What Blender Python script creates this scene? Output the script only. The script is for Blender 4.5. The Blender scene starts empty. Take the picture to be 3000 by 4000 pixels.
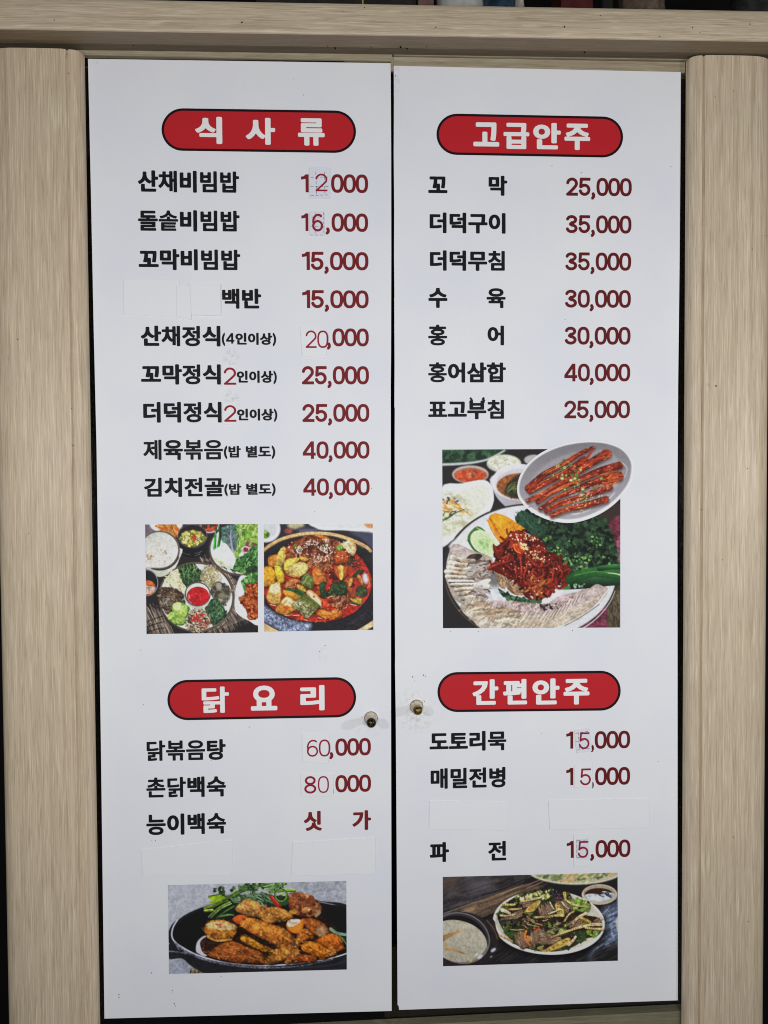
import bpy, math, random
import numpy as np
from mathutils import Matrix, Vector

# ------------------------------------------------------------------ camera, world, lamps, exposure
SC = bpy.context.scene
COL = SC.collection
F_PX = 2773.0                       # focal length in pixels of the 3000 x 4000 photograph
RX, RY, RZ = 0.02481621, -0.04048091, -0.00674888
TT = np.array([0.01758989, 0.06710849, 1.43518176])


def _rot(rx, ry, rz):
    c, s = math.cos, math.sin
    a = np.array([[1, 0, 0], [0, c(rx), -s(rx)], [0, s(rx), c(rx)]])
    b = np.array([[c(ry), 0, s(ry)], [0, 1, 0], [-s(ry), 0, c(ry)]])
    g = np.array([[c(rz), -s(rz), 0], [s(rz), c(rz), 0], [0, 0, 1]])
    return g @ b @ a


RCV = _rot(RX, RY, RZ)
CCV = -RCV.T @ TT
TO_W = np.array([[1, 0, 0], [0, 0, 1], [0, -1, 0]], float)     # measured plane axes -> world axes
CAM_POS = TO_W @ CCV
ROWS = TO_W @ RCV.T                                            # columns: right, down, forward

cam_d = bpy.data.cameras.new('camera')
cam = bpy.data.objects.new('camera', cam_d)
COL.objects.link(cam)
cam_d.sensor_fit = 'HORIZONTAL'
cam_d.sensor_width = 36.0
cam_d.lens = F_PX / 3000.0 * 36.0
cam_d.clip_start = 0.05
cam_d.clip_end = 60
mw = Matrix.Identity(4)
for r in range(3):
    mw[r][0] = ROWS[r, 0]; mw[r][1] = -ROWS[r, 1]; mw[r][2] = -ROWS[r, 2]; mw[r][3] = CAM_POS[r]
cam.matrix_world = mw
SC.camera = cam

world = bpy.data.worlds.new('World')
SC.world = world
world.use_nodes = True
bgn = world.node_tree.nodes['Background']
bgn.inputs[0].default_value = (0.92, 0.95, 1.0, 1)
bgn.inputs[1].default_value = 0.075


def lamp(name, loc, target, size, size_y, power, col):
    d = bpy.data.lights.new(name, 'AREA')
    d.shape = 'RECTANGLE'; d.size = size; d.size_y = size_y; d.energy = power; d.color = col
    o = bpy.data.objects.new(name, d)
    COL.objects.link(o)
    o.location = loc
    o.rotation_euler = (Vector(target) - Vector(loc)).to_track_quat('-Z', 'Y').to_euler()
    return o


lamp('hanging_light', (0.05, -2.05, 0.10), (0.0, 0, -0.10), 1.1, 0.45, 23.4, (0.97, 0.985, 1.0))
lamp('lamp_on_right', (1.75, -1.25, 0.18), (0.0, 0, -0.12), 0.11, 0.09, 9.2, (1.0, 0.985, 0.96))
lamp('lamp_on_left', (-1.25, -1.5, 0.25), (0.0, 0, -0.1), 0.11, 0.09, 5.6, (1.0, 0.985, 0.96))
SC.view_settings.view_transform = 'Standard'
SC.view_settings.look = 'None'
SC.view_settings.exposure = 0.0
SC.view_settings.gamma = 1.0
SC.cycles.filter_width = 1.05


# ------------------------------------------------------------------ measuring: a point of the photograph on a plane y = depth
def P(px, py, d=0.0):
    """world point where the line of sight through photo pixel (px, py) meets the plane y = d (negative: nearer the camera)"""
    v = np.array([(px - 1500) / F_PX, (py - 2000) / F_PX, 1.0])
    w = ROWS @ v
    k = (d - CAM_POS[1]) / w[1]
    return CAM_POS + w * k


def PV(pts, d=0.0):
    pts = np.asarray(pts, float)
    v = np.stack([(pts[:, 0] - 1500) / F_PX, (pts[:, 1] - 2000) / F_PX, np.ones(len(pts))], 1)
    w = v @ ROWS.T
    k = (d - CAM_POS[1]) / w[:, 1]
    return CAM_POS + w * k[:, None]


# ------------------------------------------------------------------ object helpers
def tag(o, label=None, cat=None, group=None, kind=None):
    if label: o['label'] = label
    if cat: o['category'] = cat
    if group: o['group'] = group
    if kind: o['kind'] = kind
    return o


def empty(name, loc, label, cat, group=None):
    o = bpy.data.objects.new(name, None)
    COL.objects.link(o)
    o.location = loc
    o.empty_display_size = 0.05
    return tag(o, label, cat, group)


ORG = {}


def obj(name, verts, faces, mat, parent=None, smooth=False, origin=None):
    """one mesh object; verts in world coordinates"""
    v = np.asarray(verts, float)
    if parent is not None:
        org = np.array(ORG.get(parent.name, tuple(parent.location)), float)
        my = org
    else:
        org = np.array(origin if origin is not None else (0, 0, 0), float)
        my = org
    me = bpy.data.meshes.new(name)
    me.from_pydata((v - org).tolist(), [], [tuple(int(i) for i in f) for f in faces])
    me.update()
    if smooth:
        me.polygons.foreach_set('use_smooth', [True] * len(me.polygons))
    o = bpy.data.objects.new(name, me)
    COL.objects.link(o)
    me.materials.append(mat)
    if parent is not None:
        o.parent = parent
    else:
        o.location = org
    ORG[o.name] = tuple(my)
    return o


def extrude_poly(pts3, thick):
    """flat polygon facing the camera (-y), with real thickness behind it"""
    n = len(pts3)
    p = np.asarray(pts3, float)
    b = p + np.array([0, thick, 0])
    faces = [tuple(range(n)), tuple(range(2 * n - 1, n - 1, -1))]
    for i in range(n):
        j = (i + 1) % n
        faces.append((i, i + n, j + n, j))
    return np.vstack([p, b]), faces


def box(x0, x1, y0, y1, z0, z1):
    v = [(x, y, z) for x in (x0, x1) for y in (y0, y1) for z in (z0, z1)]
    f = [(0, 1, 3, 2), (4, 6, 7, 5), (0, 4, 5, 1), (2, 3, 7, 6), (0, 2, 6, 4), (1, 5, 7, 3)]
    return v, f


# ------------------------------------------------------------------ materials
def lin(c):
    c = np.asarray(c, float) / 255.0
    return np.where(c <= 0.04045, c / 12.92, ((c + 0.055) / 1.055) ** 2.4)


PRINT = 1.27                        # printed reflectance per displayed value under this room's light


def ink(rgb):
    return tuple(np.clip(lin(rgb) * PRINT, 0.004, 0.9))


def mat(name, color, rough=0.5, spec=0.3, metal=0.0):
    m = bpy.data.materials.new(name)
    m.use_nodes = True
    b = m.node_tree.nodes['Principled BSDF']
    b.inputs['Base Color'].default_value = (*color[:3], 1)
    b.inputs['Roughness'].default_value = rough
    b.inputs['Specular IOR Level'].default_value = spec
    b.inputs['Metallic'].default_value = metal
    return m


class N:
    """small node-graph helper"""
    def __init__(s, m):
        s.t = m.node_tree; s.b = s.t.nodes['Principled BSDF']

    def node(s, typ, **kw):
        n = s.t.nodes.new(typ)
        for k, v in kw.items():
            setattr(n, k, v)
        return n

    def link(s, a, b): s.t.links.new(a, b)

    def coords(s, scale=(1, 1, 1), loc=(0, 0, 0), rot=(0, 0, 0)):
        tc = s.node('ShaderNodeTexCoord'); mp = s.node('ShaderNodeMapping')
        mp.inputs['Scale'].default_value = scale
        mp.inputs['Location'].default_value = loc
        mp.inputs['Rotation'].default_value = rot
        s.link(tc.outputs['Object'], mp.inputs['Vector'])
        return mp.outputs['Vector']

    def noise(s, vec, scale, detail=4, rough=0.55, dist=0.0):
        n = s.node('ShaderNodeTexNoise')
        n.inputs['Scale'].default_value = scale
        n.inputs['Detail'].default_value = detail
        n.inputs['Roughness'].default_value = rough
        n.inputs['Distortion'].default_value = dist
        s.link(vec, n.inputs['Vector'])
        return n.outputs['Fac']

    def ramp(s, fac, stops):
        r = s.node('ShaderNodeValToRGB')
        el = r.color_ramp.elements
        while len(el) < len(stops): el.new(0.5)
        for e, (p, c) in zip(el, stops):
            e.position = p; e.color = (*c, 1) if len(c) == 3 else c
        s.link(fac, r.inputs['Fac'])
        return r.outputs['Color']

    def mix(s, fac, a, b, blend='MIX'):
        n = s.node('ShaderNodeMix', data_type='RGBA', blend_type=blend)
        for sock, v in ((n.inputs[0], fac), (n.inputs[6], a), (n.inputs[7], b)):
            if hasattr(v, 'is_linked') or hasattr(v, 'links'):
                s.link(v, sock)
            elif isinstance(v, (int, float)):
                sock.default_value = v
            else:
                sock.default_value = (*v[:3], 1)
        return n.outputs[2]

    def math(s, op, a, b=None, clamp=False):
        n = s.node('ShaderNodeMath', operation=op, use_clamp=clamp)
        for i, v in enumerate((a, b)):
            if v is None: continue
            if isinstance(v, (int, float)): n.inputs[i].default_value = v
            else: s.link(v, n.inputs[i])
        return n.outputs[0]

    def bump(s, h, strength, dist):
        b = s.node('ShaderNodeBump')
        b.inputs['Strength'].default_value = strength
        b.inputs['Distance'].default_value = dist
        s.link(h, b.inputs['Height'])
        s.link(b.outputs['Normal'], s.b.inputs['Normal'])


def wood(name, axis, tone=1.0, tint=(1, 1, 1), seed=0.0, rough=0.42):
    """pale ash laminate: fine pores, soft streaks and a few cathedral figures along one axis"""
    m = mat(name, (0.5, 0.43, 0.33), rough, 0.35)
    g = N(m)
    st = {'z': (1, 1, 0.010), 'x': (0.014, 1, 1)}[axis]
    st2 = {'z': (1, 1, 0.028), 'x': (0.035, 1, 1)}[axis]
    st3 = {'z': (1, 1, 0.25), 'x': (0.25, 1, 1)}[axis]
    off = (seed * 3.1, seed * 1.7, seed * 2.3)
    warp = g.noise(g.coords(st3, off), 3.2, 3, 0.5, 0.4)
    streak = g.noise(g.coords(st, off), 105, 5, 0.62, 0.3)
    pores = g.noise(g.coords(st2, off), 400, 3, 0.7, 0.25)
    fine = g.noise(g.coords(st2, off), 430, 2, 0.6)
    wv = g.node('ShaderNodeTexWave', wave_type='BANDS', bands_direction='X' if axis == 'z' else 'Z', wave_profile='SIN')
    wv.inputs['Scale'].default_value = 9.0
    wv.inputs['Distortion'].default_value = 9.0
    wv.inputs['Detail'].default_value = 3.0
    wv.inputs['Detail Scale'].default_value = 0.8
    g.link(g.coords(st2, off), wv.inputs['Vector'])
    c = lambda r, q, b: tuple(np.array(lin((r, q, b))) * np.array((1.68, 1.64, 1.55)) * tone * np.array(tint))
    base = g.ramp(streak, [(0.28, c(157, 143, 125)), (0.5, c(170, 156, 138)), (0.72, c(180, 167, 149))])
    base = g.mix(g.math('MULTIPLY', g.ramp(wv.outputs['Fac'], [(0.55, (0, 0, 0)), (0.95, (1, 1, 1))]), 0.20), base, c(146, 129, 106))
    base = g.mix(g.math('MULTIPLY', g.ramp(warp, [(0.35, (1, 1, 1)), (0.62, (0, 0, 0))]), 0.30), base, c(152, 138, 120))
    base = g.mix(g.math('MULTIPLY', g.ramp(pores, [(0.36, (1, 1, 1)), (0.50, (0, 0, 0))]), 0.5), base, c(126, 110, 90))
    base = g.mix(g.math('MULTIPLY', g.ramp(fine, [(0.52, (0, 0, 0)), (0.68, (1, 1, 1))]), 0.40), base, c(203, 193, 173))
    speck = g.noise(g.coords((1, 1, 1), off), 75, 2, 0.5)
    base = g.mix(g.ramp(speck, [(0.88, (0, 0, 0)), (0.89, (1, 1, 1))]), base, (0.05, 0.035, 0.02))
    g.link(base, g.b.inputs['Base Color'])
    g.bump(pores, 0.18, 0.0006)
    return m


M = {}
M['wood_v'] = wood('ash_laminate_upright', 'z', 0.96, (0.99, 1.0, 1.0), seed=1.0)
M['wood_v2'] = wood('ash_laminate_upright_right', 'z', 0.96, (0.98, 1.0, 1.01), seed=7.0)
M['wood_h'] = wood('ash_laminate_lengthwise', 'x', 0.92, (0.98, 1.0, 1.0), seed=3.0)
M['wood_old'] = wood('olive_stained_wood', 'x', 0.60, (0.95, 1.0, 0.97), seed=5.0, rough=0.5)
M['wood_shaded'] = wood('shade_darkened_wood', 'x', 0.40, (1.0, 0.95, 0.88), seed=4.0, rough=0.6)  # the rail underside's shade is painted into this darker tone
M['wood_shade_grime'] = wood('recess_shade_grime_wood', 'x', 0.20, (1.0, 0.96, 0.88), seed=9.0, rough=0.7)  # darkest tone: shade of the recess painted in, along with corner grime
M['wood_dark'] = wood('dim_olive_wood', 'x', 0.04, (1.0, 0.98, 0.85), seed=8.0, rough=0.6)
M['void'] = mat('shade_and_speck_black', (0.003, 0.003, 0.003), 0.9, 0.05)  # near-black: stands in for shade at the door gap, also rail specks
M['wall'] = mat('dark_wall_paint', (0.008, 0.0075, 0.007), 0.9, 0.1)
M['black_ink'] = mat('black_print', ink((20, 20, 23)), 0.6, 0.16)
M['price_ink'] = mat('dark_red_print', ink((112, 30, 34)), 0.6, 0.16)
M['price_ink2'] = mat('deep_maroon_print', ink((94, 25, 28)), 0.6, 0.16)
M['sticker_red'] = mat('crimson_cut_vinyl', ink((136, 30, 46)), 0.6, 0.16)
M['banner_red'] = mat('red_print', ink((175, 33, 40)), 0.6, 0.16)
M['banner_rim'] = mat('dark_plum_print', ink((28, 10, 17)), 0.6, 0.16)
M['white_print'] = mat('white_print', ink((220, 221, 234)), 0.6, 0.16)
M['grime'] = mat('grey_grime_line', ink((190, 190, 196)), 0.7, 0.1)
M['dash'] = mat('dark_dashed_print', ink((70, 68, 72)), 0.6, 0.2)
M['speck'] = mat('dark_dirt', ink((96, 92, 90)), 0.8, 0.1)


def glass_mat():
    m = bpy.data.materials.new('greenish_pane_glass')
    m.use_nodes = True
    t = m.node_tree
    t.nodes.remove(t.nodes['Principled BSDF'])
    out = t.nodes['Material Output']
    tr = t.nodes.new('ShaderNodeBsdfTransparent'); tr.inputs[0].default_value = (0.955, 0.965, 0.945, 1)
    gl = t.nodes.new('ShaderNodeBsdfGlossy'); gl.inputs['Roughness'].default_value = 0.03
    fr = t.nodes.new('ShaderNodeFresnel'); fr.inputs[0].default_value = 1.28
    mx = t.nodes.new('ShaderNodeMixShader')
    t.links.new(fr.outputs[0], mx.inputs[0]); t.links.new(tr.outputs[0], mx.inputs[1]); t.links.new(gl.outputs[0], mx.inputs[2])
    t.links.new(mx.outputs[0], out.inputs[0])
    return m


M['glass'] = glass_mat()


def sheet_mat(name, stains_and_shade):
    """white printed film: faint mottling plus grime by the right knob and the reworked prices, and a painted left knob shadow"""
    m = mat(name, ink((213, 214, 229)), 0.6, 0.16)
    g = N(m)
    mott = g.noise(g.coords(), 5.5, 3, 0.5)
    col = g.ramp(mott, [(0.3, ink((211, 212, 227))), (0.7, ink((216, 217, 232)))])
    grain = g.noise(g.coords(), 620, 2, 0.7)
    col = g.mix(g.math('MULTIPLY', g.ramp(grain, [(0.45, (0, 0, 0)), (0.75, (1, 1, 1))]), 0.10), col, ink((178, 182, 192)))
    for (p, rx, rz, rgb, amt) in stains_and_shade:
        tc = g.coords((1 / rx, 1.0, 1 / rz), (-p[0] / rx, 0, -p[2] / rz))
        sep = g.node('ShaderNodeSeparateXYZ'); g.link(tc, sep.inputs[0])
        d2 = g.math('ADD', g.math('POWER', g.math('ABSOLUTE', sep.outputs[0]), 2.0), g.math('POWER', g.math('ABSOLUTE', sep.outputs[2]), 2.0))
        fall = g.math('SUBTRACT', 1.0, d2, True)
        nz = g.noise(g.coords(), 95, 4, 0.65)
        patch = g.ramp(nz, [(0.46, (0, 0, 0)), (0.66, (1, 1, 1))])
        col = g.mix(g.math('MULTIPLY', g.math('MULTIPLY', fall, patch), amt), col, ink(rgb))
    g.link(col, g.b.inputs['Base Color'])
    wob = g.noise(g.coords((1, 1, .45)), 7, 2, 0.5)
    g.bump(wob, 0.16, 0.004)
    return m


# ------------------------------------------------------------------ lettering: signed-distance glyphs cut into flat meshes
def march(F, X, Z):
    """filled region F < 0 on the grid: full cells run together in rows, border cells clipped"""
    ins = F < 0
    verts, faces = [], []

    def q(a, b, fa, fb):
        t = fa / (fa - fb)
        return (a[0] + (b[0] - a[0]) * t, a[1] + (b[1] - a[1]) * t)
    nz, nx = F.shape
    full = ins[:-1, :-1] & ins[1:, :-1] & ins[:-1, 1:] & ins[1:, 1:]
    anyc = ins[:-1, :-1] | ins[1:, :-1] | ins[:-1, 1:] | ins[1:, 1:]
    for j in range(nz - 1):
        row = np.nonzero(anyc[j])[0]
        k = 0
        while k < len(row):
            i = row[k]
            if full[j, i]:
                e = i
                while k + 1 < len(row) and row[k + 1] == e + 1 and full[j, e + 1]:
                    k += 1; e += 1
                b = len(verts)
                verts += [(X[i], Z[j]), (X[e + 1], Z[j]), (X[e + 1], Z[j + 1]), (X[i], Z[j + 1])]
                faces.append((b, b + 1, b + 2, b + 3))
            else:
                c = [(X[i], Z[j]), (X[i + 1], Z[j]), (X[i + 1], Z[j + 1]), (X[i], Z[j + 1])]
                f = [F[j, i], F[j, i + 1], F[j + 1, i + 1], F[j + 1, i]]
                poly = []
                for a in range(4):
                    n = (a + 1) % 4
                    if f[a] < 0: poly.append(c[a])
                    if (f[a] < 0) != (f[n] < 0): poly.append(q(c[a], c[n], f[a], f[n]))
                if len(poly) >= 3:
                    b = len(verts)
                    verts += poly
                    faces.append(tuple(range(b, b + len(poly))))
            k += 1
    return np.array(verts), faces


def seg_dist(PX, PZ, A, B):
    d = np.full(PX.shape, 1e9)
    for (ax, az), (bx, bz) in zip(A, B):
        dx, dz = bx - ax, bz - az
        L = dx * dx + dz * dz + 1e-12
        t = np.clip(((PX - ax) * dx + (PZ - az) * dz) / L, 0, 1)
        d = np.minimum(d, np.hypot(PX - ax - t * dx, PZ - az - t * dz))
    return d


_txt = bpy.data.curves.new('glyph_source', 'FONT')
_txt.resolution_u = 4
_txo = bpy.data.objects.new('glyph_source', _txt)
COL.objects.link(_txo)
_gl = {}


def hangul(ch, bold, res):
    """syllable block, weight grown by `bold` em: (verts, faces, advance)"""
    key = (ch, bold, res)
    if key in _gl: return _gl[key]
    _txt.body = ch
    bpy.context.view_layer.update()
    dg = bpy.context.evaluated_depsgraph_get()
    me = bpy.data.meshes.new_from_object(_txo.evaluated_get(dg))
    co = np.array([v.co[:2] for v in me.vertices])
    cnt = {}
    for p in me.polygons:
        vs = list(p.vertices)
        for a, b in zip(vs, vs[1:] + vs[:1]):
            k = (min(a, b), max(a, b)); cnt[k] = cnt.get(k, 0) + 1
    ed = [k for k, c in cnt.items() if c == 1]
    A = co[[e[0] for e in ed]]; B = co[[e[1] for e in ed]]
    bpy.data.meshes.remove(me)
    SX = 0.80                                     # upright strokes grow more than level ones
    A = A * np.array([SX, 1.0]); B = B * np.array([SX, 1.0]); co = co * np.array([SX, 1.0])
    h = 1.0 / res
    x0, z0 = co.min(0) - bold - 2 * h; x1, z1 = co.max(0) + bold + 2 * h
    X = np.arange(x0, x1 + h, h); Z = np.arange(z0, z1 + h, h)
    gx, gz = np.meshgrid(X, Z)
    d = seg_dist(gx, gz, A, B)
    cross = np.zeros(gx.shape, int)
    for (ax, az), (bx, bz) in zip(A, B):
        if az == bz: continue
        c = ((az > gz) != (bz > gz))
        xi = ax + (gz - az) / (bz - az) * (bx - ax)
        cross += (c & (gx < xi))
    F = np.where(cross % 2 == 1, -d, d) - bold
    v, f = march(F, X, Z)
    v[:, 0] /= SX
    _gl[key] = (v, f, 0.0)
    return _gl[key]


def arc(cx, cz, rx, rz, a0, a1, n=14):
    a = np.radians(np.linspace(a0, a1, n))
    return [(cx + rx * math.cos(t), cz + rz * math.sin(t)) for t in a]


def digit_paths(ch, w, W):
    """centre lines in a box W wide and 1 high, for stroke width w"""
    i = w / 2
    r = (W - w) / 2
    c = W / 2
    if ch == '0':
        t = np.linspace(0, 2 * math.pi, 40)
        n = 2 / 2.5
        return [[(c + r * np.sign(math.cos(a)) * abs(math.cos(a)) ** n, 0.5 + (0.5 - i) * np.sign(math.sin(a)) * abs(math.sin(a)) ** n) for a in t]]
    if ch == '1':
        return [[(W - i, -1), (W - i, 2)], [(0.02, 0.79), (W * 0.45, 0.82), (W - i * 0.9, 0.97)]]
    if ch == '2':
        top = arc(c, 1 - i - r * 0.98, r, r * 0.98, 172, -28, 18)
        return [top + [(c + r * 0.35, 0.40), (i * 1.1, i)], [(i * 0.9, i), (W * 2, i)]]
    if ch == '3':
        return [arc(c * 0.98, 0.745, r * 0.93, 0.255 - i, 168, -90, 16), [(c, 0.49), (c * 0.8, 0.49)],
                arc(c, 0.265, r, 0.265 - i + 0.0, 90, -170, 18), [(c, 0.53), (c * 0.8, 0.51)]]
    if ch == '4':
        x = W - i - 0.10
        return [[(x, -1), (x, 2)], [(x - 0.01, 1.0 - i * 0.4), (i * 0.75, 0.27 + i * 0.4)], [(i * 0.4, 0.27), (W * 2, 0.27)]]
    if ch == '5':
        return [[(W * 0.2, 1 - i), (W - i * 0.5, 1 - i)], [(W * 0.22, 1 - i * 1.1), (W * 0.13 + i * 0.3, 0.50)],
                [(W * 0.13 + i * 0.3, 0.50)] + arc(c, 0.335, r, 0.335 - i, 128, -165, 22)]
    if ch == '6':
        return [arc(c, 0.325, r, 0.325 - i, 0, 360, 30), arc(c + r * 0.15, 0.58, r * 1.13, 0.42 - i, 55, 205, 20) + [(i, 0.33)]]
    if ch == '8':
        return [arc(c, 0.745, r * 0.88, 0.255 - i, 0, 360, 26), arc(c, 0.27, r, 0.27 - i, 0, 360, 28)]
    if ch == ',':
        return [[(0.11, 0.10), (0.11, 0.12)], [(0.14, 0.06), (0.135, -0.04), (0.07, -0.12)]]
    if ch == '(':
        return [arc(0.62, 0.4, 0.5, 0.72, 130, 230, 16)]
    if ch == ')':
        return [arc(-0.30, 0.4, 0.5, 0.72, 50, -50, 16)]
    raise ValueError(ch)


DW = {'0': 0.67, '1': 0.41, '2': 0.66, '3': 0.66, '4': 0.72, '5': 0.66, '6': 0.66, '8': 0.66, ',': 0.25, '(': 0.3, ')': 0.3}


def digit(ch, w, res=64):
    key = (ch, w, res, 'd')
    if key in _gl: return _gl[key]
    W = DW[ch]
    h = 1.0 / res
    zlo = -0.2 if ch in ',' else (-0.35 if ch in '()' else 0.0)
    zhi = 1.0 if ch not in '()' else 1.2
    X = np.arange(-2 * h, W + 3 * h, h); Z = np.arange(zlo - 2 * h, zhi + 3 * h, h)
    gx, gz = np.meshgrid(X, Z)
    F = np.full(gx.shape, 1e9)
    for p in digit_paths(ch, w, W):
        ww = w
        F = np.minimum(F, seg_dist(gx, gz, p[:-1], p[1:]) - ww / 2)
    bx = np.maximum.reduce([-gx, gx - W, zlo - gz, gz - zhi])
    F = np.maximum(F, bx)
    v, f = march(F, X, Z)
    _gl[key] = (v, f, W)
    return _gl[key]


def run_mesh(text, bold, res=56, dw=0.19, gap=0.045):
    """a line of text as one flat outline set, in units of em (hangul) or digit height"""
    vs, fs, n, x = [], [], 0, 0.0
    num = all(c in '0123456789,' for c in text)
    for ch in text:
        if ch == ' ':
            x += 0.30; continue
        if ch in '0123456789,()':
            v, f, W = digit(ch, dw if num else 0.18)
            v = v.copy()
            if not num: v = v * 0.86 + np.array([0, -0.02])
            v[:, 0] += x + (0.04 if not num else 0)
            x += (W + gap - (0.052 if ch == '0' and num else 0)) if num else (W * 0.86 + 0.09)
        else:
            k = 0.68 if ch in '솥볶닭음제촌홍' else (0.84 if ch in '돌빔밥백육병묵홍합별채릉능침골김정전숙표매밀탕' else 1.0)
            v, f, _ = hangul(ch, bold * k, res)
            v = v.copy(); v[:, 0] += x
            x += 0.93
        vs.append(v)
        fs += [tuple(i + n for i in t) for t in f]
        n += len(v)
    return np.vstack(vs), fs


def text_part(name, text, boxpx, depth, material, parent, bold=0.024, res=56, dw=0.19, gap=0.045, skew=0.0, quad=None, inkbox=None):
    """text whose ink fills the photo box (x0, y0, x1, y1) on the plane y = depth; height measured without commas' tails"""
    v, f = run_mesh(text, bold, res, dw, gap)
    x0, y0, x1, y1 = boxpx
    lo, hi = v.min(0), v.max(0)
    if all(c in '0123456789,' for c in text):
        lo[1], hi[1] = 0.0, 1.0
    cy, cx = (y0 + y1) / 2, (x0 + x1) / 2
    wl, wr = P(x0, cy, depth), P(x1, cy, depth)
    wt, wb = P(cx, y0, depth), P(cx, y1, depth)
    u = (v[:, 0] - lo[0]) / (hi[0] - lo[0]); t = (v[:, 1] - lo[1]) / (hi[1] - lo[1])
    out = np.zeros((len(v), 3))
    out[:, 0] = wl[0] + (wr[0] - wl[0]) * u
    out[:, 1] = depth
    out[:, 2] = wb[2] + (wt[2] - wb[2]) * t + skew * (u - 0.5) * (wr[0] - wl[0])
    return obj(name, out, f, material, parent)


# ------------------------------------------------------------------ printed photographs: a small painter for the flat print
def spline(pts, n=6, closed=True):
    p = np.asarray(pts, float)
    m = len(p)
    out = []
    rng = range(m) if closed else range(m - 1)
    for i in rng:
        if closed: a, b, c, d = p[i - 1], p[i], p[(i + 1) % m], p[(i + 2) % m]
        else: a, b, c, d = p[max(i - 1, 0)], p[i], p[i + 1], p[min(i + 2, m - 1)]
        for t in np.linspace(0, 1, n, endpoint=False):
            out.append(0.5 * (2 * b + (c - a) * t + (2 * a - 5 * b + 4 * c - d) * t * t + (3 * b - a - 3 * c + d) * t ** 3))
    if not closed: out.append(p[-1])
    return np.array(out)


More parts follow.
